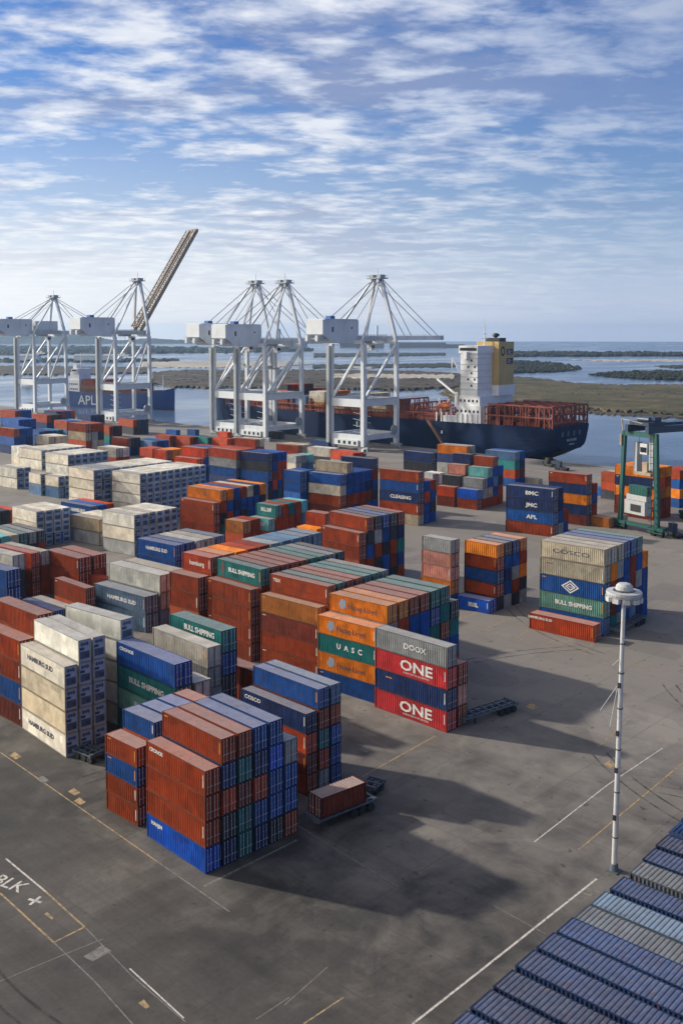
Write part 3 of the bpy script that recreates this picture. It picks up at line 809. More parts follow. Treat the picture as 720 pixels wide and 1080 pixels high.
    # electrical house and gear on the landside sill, ladders up the legs
    mb = MB(); mb.box(-g - 1.5, -g + 1.6, -S + 2.2, S - 2.2, 2.4, 5.2); eh = mb.build('ground_cabin', mc, r)
    mb = MB()
    for k in range(4): mb.box(-g - 1.57, -g - 1.51, -S + 3.4 + k * 3.4, -S + 4.8 + k * 3.4, 3.0, 4.5)
    mb.build('cabin_vent', M['window'], eh)
    mb = MB(); mb.tube((g - 3.2, -S - 1.4, 9.0), (g - 3.2, -S - .9, 9.0), 2.3, seg=16); mb.tube((g - 3.2, -S - 1.6, 9.0), (g - 3.2, -S - 1.41, 9.0), .7, seg=10); mb.build('cable_reel', M['craned'], r)
    mb = MB()
    for sx_, sy_ in ((-1, 1), (1, -1)):
        for q in (-.3, .3): mb.bar((sx_ * (g + 1.25), sy_ * S + q, 3), (sx_ * (g + 1.25), sy_ * S * .97 + q, gz), .10)
        for k in range(40): mb.bar((sx_ * (g + 1.25), sy_ * S - .3, 4 + k * 1.15), (sx_ * (g + 1.25), sy_ * S + .3, 4 + k * 1.15), .08)
    mb.build('ladder', M['craned'], r)
    for z in (24.6, gz + 2.0):
        for sy in (-S - 1.0, S + 1.0):
            mb = MB()
            for hz_ in (.5, 1.1): mb.bar((-g, sy, z + hz_), (g, sy, z + hz_), .07)
            mb.box(-g, g, sy - .4, sy + .4, z - .06, z)
            for k in range(13): mb.bar((-g + k * 2.0 * g / 12, sy, z), (-g + k * 2.0 * g / 12, sy, z + 1.1), .07)
            mb.build('handrail', M['craned'], r)
    # lift and stair tower on the landside leg
    mb = MB(); mb.box(-g - 2.6, -g - 1.1, S - 1.0, S + .8, 3, gz - 1); mb.build('lift_shaft', M['craned'], r)
    mb = MB()
    for k in range(11):
        z = 6 + k * 1.5; s = -1 if k % 2 else 1
        mb.bar((-g + 1.2, -S + 3.5 * s, z), (-g + 1.2, -S - 3.5 * s + 4, z + 1.5), .7, .12)
    mb.build('stair', M['craned'], r)
    return r
sts_crane(418, 'white quay crane nearest the stern of the navy ship')
sts_crane(318, 'middle white quay crane with its mast beside the second mast', gz=48.5, az=82.0, G=26)
sts_crane(286, 'white quay crane at the navy ship\'s bow', gz=49.0, az=82.5, S=10)
sts_crane(158, 'white quay crane with a rusty boom raised steeply to the sky', boom_up=True, gz=53.5, az=88, S=8.5, G=25)
sts_crane(70, 'white quay crane farthest left with two long houses on top', gz=53.5, az=80, S=11, twin=True)

# ------------------------------------------------------------------ lettering
_tc = {}
def text_mesh(s, size, mat, bold=0.0, sx=1.0):
    key = (s, size, mat, bold, sx)
    if key in _tc: return _tc[key]
    cu = bpy.data.curves.new('lettering', 'FONT'); cu.body = s; cu.size = size; cu.align_x = 'CENTER'; cu.align_y = 'CENTER'
    cu.extrude = .008; cu.offset = bold; cu.resolution_u = 2
    ob = bpy.data.objects.new('lettering', cu); COL.objects.link(ob)
    bpy.context.view_layer.update()
    me = bpy.data.meshes.new_from_object(ob.evaluated_get(bpy.context.evaluated_depsgraph_get()))
    bpy.data.objects.remove(ob); bpy.data.curves.remove(cu)
    me.name = 'lettering'; me.materials.clear(); me.materials.append(M[mat])
    if sx != 1.0:
        for v in me.vertices: v.co.x *= sx
    _tc[key] = me
    return me

# ------------------------------------------------------------------ ships
def hull(stations, name, mats, parent, boot_z=-1.5):
    """stations: (y, half breadth at deck, half breadth at waterline, deck z, bottom z)"""
    mb = MB(); rows = []
    for y, hd, hw, zd, zb in stations:
        pts = []
        K = 9
        for i in range(K):
            t = i / (K - 1)                    # deck -> bottom
            z = zd + (zb - zd) * t
            u = t ** 1.3
            x = hd + (hw - hd) * u
            if t > .8: x *= 1 - ((t - .8) / .2) ** 2 * .30
            pts.append((x, y, z))
        rows.append(pts)
    for a, b in zip(rows[:-1], rows[1:]):
        for i in range(len(a) - 1):
            zz = (a[i][2] + a[i + 1][2]) / 2
            m = 1 if zz < boot_z else 0
            mb.quad(a[i], a[i + 1], b[i + 1], b[i], m)
            f = lambda p: (-p[0], p[1], p[2])
            mb.quad(f(b[i]), f(b[i + 1]), f(a[i + 1]), f(a[i]), m)
        mb.quad(a[-1], (-a[-1][0],) + a[-1][1:], (-b[-1][0],) + b[-1][1:], b[-1], 1)
    for rr, fl in ((rows[0], 0), (rows[-1], 1)):
        loop = rr + [(-p[0], p[1], p[2]) for p in rr[::-1]]
        mb.poly(loop if not fl else loop[::-1], 0)
    # deck plate a little below the bulwark
    for a, b in zip(rows[:-1], rows[1:]):
        mb.quad((-a[0][0] + .2, a[0][1], a[0][2] - .9), (a[0][0] - .2, a[0][1], a[0][2] - .9), (b[0][0] - .2, b[0][1], b[0][2] - .9), (-b[0][0] + .2, b[0][1], b[0][2] - .9), 2)
    return mb.build(name, mats, parent)

WZ = -4.0
def big_ship():
    sx0, sy0 = 402.0, 233.0
    r = thing('container_ship', 'navy container ship with rust-red deck frames, white house and yellow funnel', 'ship', (sx0, sy0, 0))
    st = [(0, 15.2, 11.0, 13.4, 2.6), (3, 15.6, 12.5, 13.4, 1.6), (10, 15.9, 14.5, 13.2, -1.5), (22, 16, 15.6, 13.0, -6), (50, 16, 16, 12.6, -7), (110, 16, 16, 12.4, -7), (180, 16, 16, 12.6, -7),
          (205, 15.8, 14.0, 13.0, -7), (222, 14.6, 10, 15.8, -7), (236, 11.6, 6, 17.4, -7), (246, 7.0, 2.6, 18.4, -7), (253, 1.2, .5, 19.2, -6.8)]
    h = hull(st, 'hull', [M['hull'], M['boot'], M['deck']], r)
    mb = MB()
    for k in range(4):
        x = -9.5 + k * 5.0; mb.box(x, x + 1.9, -.12, -.02, 8.6, 11.0)
    mb.build('mooring_window', M['window'], h)
    for s, z, sz in (('MACHUND', 6.8, 1.7), ('HAMBURG', 4.9, 1.0)):
        o = link('ship_name', text_mesh(s, sz, 'letter', .02), h); o.location = (-.6, -.18, z); o.rotation_euler = (PI / 2, 0, 0)
    mb = MB(); mb.box(-16.28, -16.2, 118, 119, 6, 9); mb.box(-16.28, -16.2, 62, 62.9, 6.5, 8); mb.build('draught_mark', M['letter'], h)
    # house
    def part(name, mat, boxes, par=None):
        m_ = MB()
        for b in boxes: m_.box(*b)
        return m_.build(name, M[mat], par or r)
    lo = part('lower_deckhouse', 'shipwhite', [(-15.6, 11.5, 40, 54, 12, 21), (-15.0, 13.0, 41, 53, 21.0, 25.5), (-13.0, 11.0, 38, 40, 12, 20), (-15.9, -12, 54, 62, 12, 15.5)])
    up = part('bridge_tower', 'shipwhite', [(-14.8, -2.5, 42.5, 52.5, 25.5, 46.0), (-15.6, -1.9, 42.0, 53.0, 46.0, 49.6), (-17.6, 17.6, 47, 50, 43.2, 46.6), (-2.5, 10.5, 44, 52.5, 25.5, 44)])
    fl = [(-15.2 + k * 0, -2.0, 42.3, 42.46, 28.6 + k * 3.0, 28.8 + k * 3.0) for k in range(6)] + [(-15.0, -14.82, 42.4, 52.7, 28.6 + k * 3.0, 28.8 + k * 3.0) for k in range(6)]
    part('deck_edge', 'galv', fl, up)
    wn = [(-14.86, -14.81, 43.6 + j * 1.9, 44.6 + j * 1.9, 30.0 + k * 3, 31.0 + k * 3) for k in range(5) for j in range(3) if (k + j) % 2] + [(-15.68, -15.61, 42.6, 52.4, 47.2, 48.6)]
    wn += [] and [(-13.6 + j * 2.1, -12.8 + j * 2.1, 42.40, 42.49, 30.0 + k * 3, 30.9 + k * 3) for k in range(5) for j in range(5) if (j * 2 + k) % 5 == 0]
    part('window', 'window', wn, up)
    part('window', 'window', [(-15.66, -15.61, 41 + j * 2.4, 42 + j * 2.4, 17.6, 18.8) for j in range(6)] + [(-15.06, -15.01, 42 + j * 2.4, 43 + j * 2.4, 22.6, 23.8) for j in range(5)] + [(-13 + j * 2.6, -12 + j * 2.6, 37.93, 37.99, 16.5, 17.6) for j in range(9)], lo)
    fu = part('funnel', 'funnel', [(-2.4, 10.6, 39.0, 51.8, 30.5, 51.5)])
    part('funnel_base', 'shipwhite', [(-2.9, 11.4, 38.6, 52, 25.52, 30.48)], fu)
    part('exhaust_cowl', 'black', [(1.0, 6.5, 41, 49, 51.51, 53.3)], fu)
    m_ = MB(); n = 20                                   # ring emblem and two dark lettered panels
    for i in range(n):
        a0, a1 = 2 * PI * i / n, 2 * PI * (i + 1) / n
        f = lambda a, q: (1.0 + math.cos(a) * q * .72, 38.93, 46.9 + math.sin(a) * q)
        m_.quad(f(a0, 1.5), f(a0, 2.3), f(a1, 2.3), f(a1, 1.5))
    m_.box(4.3, 9.4, 38.90, 38.96, 45.2, 47.9); m_.box(4.3, 9.4, 38.90, 38.96, 40.6, 43.4)
    m_.build('emblem', M['hull'], fu)
    m_ = MB()
    for k in range(4): m_.box(4.9, 8.8 - (k % 2), 38.85, 38.89, 45.5 + k * .58, 45.75 + k * .58); m_.box(4.9, 8.4 - (k % 2) * .8, 38.85, 38.89, 41.0 + k * .58, 41.25 + k * .58)
    m_.build('panel_line', M['letter'], fu)
    m_ = MB(); m_.tube((-4, 46, 49.6), (-4, 46, 60), .35, .12); m_.bar((-7, 46, 53), (-1, 46, 53), .25); m_.bar((-6, 46, 55.2), (-2, 46, 55.2), .2); m_.tube((-9, 47, 49.6), (-9, 47, 56), .15); m_.tube((-6.5, 45, 49.6), (-6.5, 45, 63), .10)
    m_.build('signal_mast', M['shipwhite'], r)
    m_ = MB(); m_.lathe([(.4, 53.3), (.7, 53.6), (1.9, 54.4), (1.6, 55.3), (.2, 55.7)], (2.2, 44, 0), 12); m_.build('radar_dome', M['black'], r)
    # lifeboat in davits
    m_ = MB(); m_.lathe([(.02, -4.4), (.9, -3.6), (1.35, -1.5), (1.4, 1.5), (.9, 3.7), (.02, 4.4)], (0, 0, 0), 12)
    m_.v = [(-17.2 + x, 60.5 + z, 20.2 + y * 1.05) for x, y, z in m_.v]; lb = m_.build('lifeboat', M['lifeboat'], r, smooth=True)
    m_ = MB(); m_.box(-18.0, -16.4, 57.2, 59.6, 21.45, 22.3); m_.build('lifeboat_hatch', M['lifeboat'], lb)
    m_ = MB()
    for y in (57.5, 63.5): m_.bar((-15.2, y, 15.5), (-17.0, y, 23.6), .5); m_.bar((-17.0, y, 23.6), (-18.3, y, 22.5), .4)
    for k in range(9): m_.bar((-15.8, 42 + k * 3, 12.5), (-15.8, 42 + k * 3, 17), .6)
    m_.build('davit', M['shipwhite'], r)
    # slanting stores crane on the house, white
    m_ = MB(); m_.bar((-14.8, 55, 26), (-12.8, 68, 33), .8); m_.bar((-14, 55.5, 20), (-14, 55.5, 27), 1.1); m_.bar((-14.5, 53, 36), (-15.5, 57, 44), .5); m_.bar((-15.5, 57, 44), (-15, 57.5, 36), .4); m_.build('stores_crane', M['shipwhite'], r)
    # rust-red lashing frames, each a part
    def frame(y, z0, z1, x0=-15.4, x1=15.4, dep=1.6, levels=2):
        m_ = MB(); n = 8
        for i in range(n + 1):
            x = x0 + (x1 - x0) * i / n
            m_.bar((x, y, z0), (x, y, z1), .55, .55)
            if i % 2 == 0: m_.bar((x, y + dep, z0), (x, y + dep, z1 - .4), .4, .4)
        for l in range(levels + 1):
            z = z1 - (z1 - z0) * l / (levels + .6)
            m_.bar((x0, y, z), (x1, y, z), .6, .8); m_.bar((x0, y + dep, z - .2), (x1, y + dep, z - .2), .45, .5)
            m_.box(x0, x1, y + .2, y + dep - .2, z - .1, z + .06)
            m_.bar((x0, y - .3, z + 1.1), (x1, y - .3, z + 1.1), .10)
        m_.bar((x0, y, z0), (x0 + (x1 - x0) / n, y, z1), .3); m_.bar((x1, y, z0), (x1 - (x1 - x0) / n, y, z1), .3)
        return m_.build('lashing_bridge', M['lash'], r)
    for y in (1.0, 8.0, 15.0, 22.0, 29.5, 36.0): frame(y, 12.5, 22.4 if y < 30 else 21.0)
    m_ = MB()
    for sx in (-15.5, 15.5):
        for z in (22.3, 17.2): m_.bar((sx, 1, z), (sx, 36, z), .6, .7)
        for k in range(9): m_.bar((sx, 1 + k * 4.2, 12.5), (sx, 1 + k * 4.2, 22.3), .45)
        m_.bar((sx, 1, 12.6), (sx, 8, 22.2), .3); m_.bar((sx, 22, 12.6), (sx, 29, 22.2), .3)
    for x in (-7.5, 0, 7.5): m_.bar((x, 1, 22.25), (x, 36, 22.25), .5, .6)
    m_.build('stern_frame', M['lash'], r)
    for k, y in enumerate([2.8, 9.8, 16.8, 24.0, 31]): part('hatch_cover', 'lash', [(-13.5, 13.5, y, y + 4.8, 12.4, 14.6 + (k % 2) * .5)])
    for k in range(10):
        y = 68 + k * 14.6
        part('hatch_cover', 'lash', [(-14.5, 14.5, y + 2.4, y + 14.0, 12.3, 14.9)])
    for k in range(11):
        y = 66.5 + k * 14.6
        frame(y, 12.3, 19.5 + (k % 3) * .9, levels=1, dep=1.4)
    m_ = MB()
    for sx in (-15.6, 15.6):
        m_.bar((sx, 66, 16.2), (sx, 226, 16.2), .35, .45); m_.bar((sx, 66, 13.6), (sx, 226, 13.6), .3)
        for k in range(56): m_.bar((sx, 66 + k * 2.9, 12), (sx, 66 + k * 2.9, 16.2), .25)
    m_.build('side_rail', M['lash'], r)
    m_ = MB(); m_.box(-7, 7, 224, 229, 15, 19); m_.tube((0, 233, 17), (0, 233, 30), .5, .2); m_.bar((-6, 228, 19), (6, 228, 19.5), .5); m_.build('foremast', M['shipwhite'], r)
    m_ = MB(); m_.bar((-16.6, 71, 12.4), (-27.0, 52, .6), 1.0, .35)
    for s in (-.5, .5): m_.bar((-16.6, 71 + s, 13.5), (-27.0, 52 + s, 1.7), .10)
    m_.build('gangway', plain('gangway_brown', (.33, .16, .09, 1), .6), r)
    # cargo on the hatches: a thing each
    rows = {4: 'cyOl', 5: 'cOyc', 6: 'wwcc', 7: 'OcwO', 8: 'ylkb', 9: 'RkRd', 10: 'hRkr'}
    for kk, cs in rows.items():
        y = 68 + kk * 14.6 - 14.6 * 2
        nt = 2 + (kk % 2) + (kk > 8)
        for c in range(11):
            for t in range(nt - (1 if c > 7 else 0)):
                ch = cs[(c // 3 + t) % len(cs)] if kk < 8 else random.choice(cs)
                BOX.append(dict(loc=Vector((sx0 - 13.6 + c * 2.6 + .05, sy0 + y + 2.6 + 6.1, 14.95 + t * 2.9)), rz=0, L=11.9, W=2.44, T=2.9, ft=40, col=ch, label='%s container on the navy ship, %s, %s row of hatch %s' % (PAL[ch][1], 'upper tier' if t else 'lower tier', ORD[min(c, 5)] if c < 6 else 'outer', 'amidships' if kk < 7 else 'forward'),
                                block='ship cargo', tier=t, column=c, top=True, hide=False))
    return r
big_ship()

def small_ship():
    a = at(76, 428, WZ); b = at(184, 432, WZ)
    d = (b - a).normalized(); Ls = (b - a).length
    # lies broadside, bow to the right
    rz = math.atan2(-d.x, d.y)
    mid = a
    r = thing('feeder_ship', 'blue cargo ship with large white letters on its side, behind the left cranes', 'ship', (mid.x, mid.y, WZ), rz)
    st = [(0, 9, 7.5, 13.5, -2), (6, 10, 9.5, 13, -4), (25, 10, 10, 12, -4), (Ls * .7, 10, 10, 12, -4), (Ls * .86, 9, 6, 13.5, -4), (Ls * .95, 6, 2.4, 15.5, -4), (Ls, 1.0, .4, 16.8, -4)]
    h = hull(st, 'hull', [M['hull2'], M['boot'], M['deck']], r, boot_z=.6)
    # the side towards the camera
    side = 1 if Vector((math.cos(rz), math.sin(rz), 0)).dot(Vector((-a.x, -a.y, 0))) > 0 else -1
    o = link('ship_lettering', text_mesh('APL', 10.5, 'letter', .10, 1.0), h)
    o.location = (side * 10.15, Ls * .235, 5.6); o.rotation_euler = (PI / 2, 0, PI / 2 if side > 0 else -PI / 2)
    def part(name, mat, boxes, par=None):
        m_ = MB()
        for q in boxes: m_.box(*q)
        return m_.build(name, M[mat], par or r)
    hs = part('deckhouse', 'shipwhite', [(-8.5, 8.5, 4, 15, 11.5, 22), (-7.5, 7.5, 5, 14, 22, 28), (-9.5, 9.5, 8, 14, 28, 31), (-3, 3, 4.5, 8, 31, 35)])
    part('window', 'window', [(side * 8.54 - .03, side * 8.54 + .03, 5 + k * 1.8, 6 + k * 1.8, z, z + 1.2) for k in range(5) for z in (14, 18)] + [(side * 9.54 - .03, side * 9.54 + .03, 8.6, 13.4, 29, 30.3)], hs)
    m_ = MB(); m_.tube((0, 10, 31), (0, 10, 44), .5, .2); m_.tube((0, Ls * .9, 13), (0, Ls * .9, 27), .5, .2); m_.bar((-3, 10, 38), (3, 10, 38), .3); m_.build('mast', M['shipwhite'], r)
    part('hatch_coaming', 'deck', [(-8.6, 8.6, 17, Ls * .84, 11.2, 14.5)])
    part('cargo_wall', 'deck', [(-9.2, 9.2, 17.2, Ls * .5, 14.51, 17.5)])
    ey = Vector((-math.sin(rz), math.cos(rz), 0)); ex = Vector((math.cos(rz), math.sin(rz), 0))
    y = 24.0
    while y < Ls * .86 - 5:
        if abs(y - Ls * .5) < 6.1: y = Ls * .5 + 6.3
        z0 = 17.55 if y < Ls * .5 else 14.55
        for c in range(7):
            for t in range(2 if y < Ls * .5 else random.choice((1, 2, 2))):
                ch = random.choice('rrRddkOr')
                p = Vector((mid.x, mid.y, 0)) + ey * y + ex * ((c - 3) * 2.55)
                BOX.append(dict(loc=Vector((p.x, p.y, WZ + z0 + t * 2.65)), rz=rz, L=11.8, W=2.4, T=2.62, ft=40, col=ch, label='%s container on the blue ship, row %s from the side' % (PAL[ch][1], ORD[min(c, 5)]), block='feeder cargo', tier=t, column=c, top=True, hide=False))
        y += 12.6
small_ship()

# ------------------------------------------------------------------ rubber-tyred gantry at the right edge
def rtg():
    p1 = at(653.5, 557, 0); p2 = at(692.5, 566, 0)
    d = p2 - p1; Wf = d.length; rz = math.atan2(d.y, d.x) + PI / 2     # local -y towards the right-hand leg
    mid = (p1 + p2) / 2
    r = thing('gantry_crane', 'dark green rubber-tyred gantry crane straddling stacks at the right edge', 'gantry crane', (mid.x, mid.y, 0), rz)
    hh = Wf / 2; top = 28.0; span = 27.0
    for x in (0, span):
        for s in (-1, 1):
            mb = MB(); mb.bar((x, s * hh, 2.6), (x, s * hh * .84, top), 1.05, 1.0); leg = mb.build('leg', M['rtg'], r)
            mb = MB()
            for q in (-1.3, 1.3): mb.tube((x - .55, s * hh + q, .95), (x + .55, s * hh + q, .95), .95, seg=14)
            mb.build('wheel', M['tyre'], leg)
            mb = MB(); mb.box(x - .7, x + .7, s * hh - 2.4, s * hh + 2.4, 1.6, 2.55); mb.bar((x - .95, s * hh - 2.6, 1.1), (x - .95, s * hh + 2.6, 1.1), .25); mb.build('wheel_bogie', M['rtg'], leg)
        mb = MB(); mb.bar((x, -hh + 2.4, 2.1), (x, hh - 2.4, 2.1), .9, 1.0); mb.build('sill_beam', M['rtg'], r)
        mb = MB(); mb.bar((x, -hh * .84, top - .6), (x, hh * .84, top - .6), 1.0, 1.3); mb.build('end_beam', M['rtg'], r)
    for s in (-1, 1):
        mb = MB(); mb.bar((-1.5, s * hh * .55, top + 1.0), (span + 1.5, s * hh * .55, top + 1.0), 1.2, 1.9)
        for k in range(9): mb.bar((-1 + k * 3.6, s * hh * .55 - .8 * s, top + 2.0), (-1 + k * 3.6, s * hh * .55 - .8 * s, top + 3.1), .08)
        mb.bar((-1.5, s * hh * .55 - .8 * s, top + 3.1), (span + 1.5, s * hh * .55 - .8 * s, top + 3.1), .08)
        mb.build('main_girder', M['rtgblue'], r)
    mb = MB(); mb.box(-.5, 6, -hh * .5, hh * .5, top + 2.0, top + 2.9); mb.tube((1.5, -2, top + 3.6), (1.5, 2, top + 3.6), .7, seg=12); mb.box(3, 5.5, -2.4, 2.4, top + 2.9, top + 4.2); tr = mb.build('trolley', M['rtgblue'], r)
    mb = MB(); mb.box(1.2, 3.6, -1.4, 1.2, top - 6.2, top - 3.2); cab = mb.build('operator_cab', M['galv'], tr)
    mb = MB(); mb.box(1.12, 1.19, -1.2, 1.0, top - 5.6, top - 4.2); mb.build('cab_window', M['window'], cab)
    mb = MB(); mb.box(1.4, 3.4, -3.4, -2.0, top - 10.5, top - 1.5); mb.box(1.4, 3.4, 2.4, 3.6, top - 12, top - 3); mb.build('cable_reel_column', M['craned'], tr)
    mb = MB(); mb.box(1.0, 4.2, -3.0, 3.0, top - 12.0, top - 11.2); mb.box(1.6, 3.6, -1.2, .6, top - 11.2, top - 8.4); mb.build('spreader', M['rustmetal'], tr)
    mb = MB()
    for y in (-2.6, 2.6): mb.tube((2.4, y, top - 11.2), (2.4, y, top + 1.5), .06, seg=5)
    mb.build('hoist_rope', M['cable'], tr)
    # power pack on the near sill
    mb = MB(); mb.box(-1.6, 1.0, -hh + 3.2, hh - 3.0, 5.2, 9.0); pk = mb.build('power_pack', M['lampgrey'], r)
    mb = MB(); mb.box(-1.67, -1.61, -hh + 4.6, -hh + 8.4, 6.0, 8.0); mb.build('power_pack_grille', M['black'], pk)
    mb = MB(); mb.box(-1.3, .8, -hh + 3.0, hh - 3.4, 9.1, 10.6); mb.build('electrical_cabinet', M['lampgrey'], r)
    mb = MB(); mb.box(-1.2, .7, -hh + 2.8, hh - 4.2, 10.7, 13.2)
    for k in range(6): mb.box(-1.28, -1.21, -hh + 3.2 + k * 1.1, -hh + 3.4 + k * 1.1, 10.9, 13.0)
    mb.build('control_cabin', M['rtg'], r)
    mb = MB()
    for k in range(14): mb.box(-2.2, -1.2, -hh + 1.0 - .02 * k, -hh + 1.5 - .02 * k, 2.5 + k * 1.75, 2.6 + k * 1.75)
    mb.bar((-1.2, -hh * .98, 2.5), (-1.2, -hh * .85, top), .12); mb.bar((-2.2, -hh * .98, 2.5), (-2.2, -hh * .85, top), .12)
    mb.build('ladder', M['black'], r)
    mb = MB(); mb.bar((-.6, hh * .84, top), (-.6, hh * .95, top + 3.4), .25); mb.bar((-.6, hh * .95, top + 3.4), (-.6, -hh * .2, top + 2.6), .2); mb.box(-.9, -.2, hh * .9, hh * 1.0, top - 4, top - 1); mb.build('maintenance_davit', M['rustmetal'], r)
rtg()

# ------------------------------------------------------------------ high-mast lamp
def lamp():
    p = at(647, 918.5, 0)
    r = thing('light_mast', 'tall white high-mast light with a ring of lamps, beside the blue roofs', 'light mast', p)
    r.rotation_euler = Vector((0, 0, 1)).rotation_difference(Vector((R_.x * .017, R_.y * .017, 1))).to_euler(); r.scale = (1, 1, 1.02)
    mb = MB(); mb.lathe([(.29, .0), (.27, 8), (.24, 17), (.20, 28.6)], (0, 0, 0), 16); pole = mb.build('pole', M['galv'], r, smooth=True)
    for z in (3.5, 8.2, 12.6, 16.8, 20.4, 23.4):
        mb = MB(); mb.lathe([(.30, z), (.315, z + .01), (.315, z + .09), (.30, z + .10)], (0, 0, 0), 14); mb.build('collar', M['black'], pole)
    for z in (5.4, 10.3, 14.1, 19.0):
        mb = MB(); mb.box(-.46, -.26, -.14, .14, z, z + .5); mb.build('junction_box', M['black'], pole)
    mb = MB(); mb.box(-.6, .6, -.6, .6, .004, .12); mb.lathe([(.48, .12), (.36, .8)], (0, 0, 0), 12); mb.build('base_plate', M['chassis'], pole)
    mb = MB(); n = 24
    mb.lathe([(1.15, 28.45), (1.72, 28.25), (1.80, 28.5), (1.76, 28.75), (1.15, 28.80), (1.15, 28.45)], (0, 0, 0), n)
    for k in range(6):
        a = 2 * PI * k / 6; mb.bar((0, 0, 28.62), (1.35 * math.cos(a), 1.35 * math.sin(a), 28.62), .14)
    ring = mb.build('lamp_ring', M['lampgrey'], r)
    for k in range(10):
        a = 2 * PI * k / 10
        m4 = Matrix.Translation((1.48 * math.cos(a), 1.48 * math.sin(a), 28.0)) @ Matrix.Rotation(a, 4, 'Z')
        mb = MB(); mb.obox(m4, -.20, .36, -.32, .32, -.22, .22); f = mb.build('floodlight', M['galv'], ring)
        mb = MB(); mb.obox(m4, -.16, .32, -.27, .27, -.26, -.225); mb.build('lens', M['window'], f)
    mb = MB(); mb.lathe([(.85, 28.85), (.9, 28.95), (.82, 29.3), (.62, 29.5), (.35, 29.57), (.02, 29.58)], (0, 0, 0), 18); mb.lathe([(.3, 28.5), (.85, 28.85)], (0, 0, 0), 18); mb.build('winch_cover', M['lampgrey'], r)
    # thin bracket arms half way up (towards the picture's left)
    lv = R_ * -1
    mb = MB()
    for a, b in (((.3, 19.2), (2.0, 16.6)), ((.3, 16.0), (2.0, 16.6)), ((.3, 19.2), (1.0, 14.8)), ((1.0, 14.8), (2.0, 16.6)), ((.3, 13.8), (1.0, 14.8)), ((.3, 21.8), (.9, 21.2)), ((.3, 20.4), (.9, 21.2))):
        mb.bar((lv.x * a[0], lv.y * a[0], a[1]), (lv.x * b[0], lv.y * b[0], b[1]), .045)
    mb.build('bracket', M['galv'], pole)
lamp()

# ------------------------------------------------------------------ trailers
def chassis(p, q, label, width=2.4, loaded=False, goose=True, z=1.25):
    """skeletal container trailer from p (gooseneck end) to q (axle end), picture ground points"""
    a = at(*p, 0); b = at(*q, 0); L = (b - a).length; rz = math.atan2((b - a).y, (b - a).x)
    r = thing('container_trailer', label, 'trailer', a, rz, 'skeletal container trailers')
    mb = MB()
    for s in (-1, 1):
        mb.box(0, L, s * .55 - .12, s * .55 + .12, z - .38, z)
        mb.box(.2, L - .2, s * width * .48 - .07, s * width * .48 + .07, z - .14, z + .02)
    n = int(L / 1.25)
    for k in range(n + 1):
        x = .25 + (L - .5) * k / n; mb.box(x - .10, x + .10, -width / 2, width / 2, z - .20, z + .06)
    for x in (.2, L - .3): mb.box(x - .16, x + .16, -width / 2 - .05, width / 2 + .05, z - .25, z + .16)
    fr = mb.build('frame', M['chassis'], r)
    for k in range(3):
        x = L - 1.0 - k * 1.25
        mb = MB()
        for s in (-1, 1): mb.tube((x, s * (width / 2 - .55), .5), (x, s * width / 2, .5), .5, seg=14)
        mb.bar((x, -width / 2, .5), (x, width / 2, .5), .14); mb.build('wheel', M['tyre'], r)
    for s in (-1, 1):
        mb = MB(); mb.bar((L * .25, s * .7, .04), (L * .25, s * .7, z - .3), .16); mb.box(L * .25 - .18, L * .25 + .18, s * .7 - .18, s * .7 + .18, .004, .06); mb.build('landing_leg', M['black'], r)
    return r, a, rz, L
chassis((482, 766), (540, 747), 'empty grey trailer beside the stack with two magenta boxes', width=2.6)
chassis((646, 671), (675, 655.5), 'empty trailer at the foot of the large right block', width=2.4)
r_, a_, rz_, L_ = chassis((328, 874), (391, 849), 'dark trailer carrying a small rust-red container', width=2.5)
ex = Vector((math.cos(rz_), math.sin(rz_), 0)); ey = Vector((-math.sin(rz_), math.cos(rz_), 0))
o = a_ + ex * (L_ * .43)
BOX.append(dict(loc=Vector((o.x, o.y, 1.42)), rz=rz_ - PI / 2, L=6.6, W=2.35, T=2.35, ft=20, col='d', label='rust-red container riding on a trailer beside the foremost block', block='on trailer', tier=0, column=0, top=True, hide=False))
chassis((386, 838), (399, 828), 'short pale trailer frame right of the container on its trailer', width=2.2, z=.95)
chassis((104, 803), (84, 795), 'white-edged trailer frame at the foot of the reefer stack', width=2.4, z=1.0)

# ------------------------------------------------------------------ machines on the quay
def tractor(p, rz, label, col='yellowp'):
    o = at(*p, 0); r = thing('terminal_tractor', label, 'tractor', o, rz)
    mb = MB(); mb.box(-3, 3, -1.1, 1.1, .7, 1.25); mb.build('frame', M['black'], r)
    mb = MB(); mb.box(.6, 2.8, -1.2, .3, 1.26, 3.4); mb.box(2.8, 3.3, -1.2, 1.2, .8, 1.8); mb.box(.2, 2.2, .4, 1.15, 1.26, 2.2); cb = mb.build('cab', M[col], r)
    mb = MB(); mb.box(2.81, 2.86, -1.0, .1, 2.2, 3.2); mb.box(.9, 2.6, -1.26, -1.21, 2.2, 3.2); mb.build('cab_window', M['window'], cb)
    for x in (-2.2, -1.1, 2.0):
        mb = MB()
        for s in (-1, 1): mb.tube((x, s * .8, .52), (x, s * 1.2, .52), .52, seg=12)
        mb.build('wheel', M['tyre'], r)
tractor((579, 492), 1.2, 'dark terminal tractor on open quay below the ship\'s stern', 'black')
tractor((592, 496), 1.5, 'second dark tractor, nearer the water, below the stern', 'rtgblue')
tractor((326, 488), .3, 'yellow terminal tractor among mixed boxes before the middle crane', 'yellowp')
tractor((711, 566), 1.0, 'dark stand-in for the far wheels of the green gantry, at the picture edge', 'rtgblue')  # tractor shape added in place of the gantry's second wheel bogie
tractor((380, 482), .1, 'white terminal tractor behind the grey-topped block', 'shipwhite')

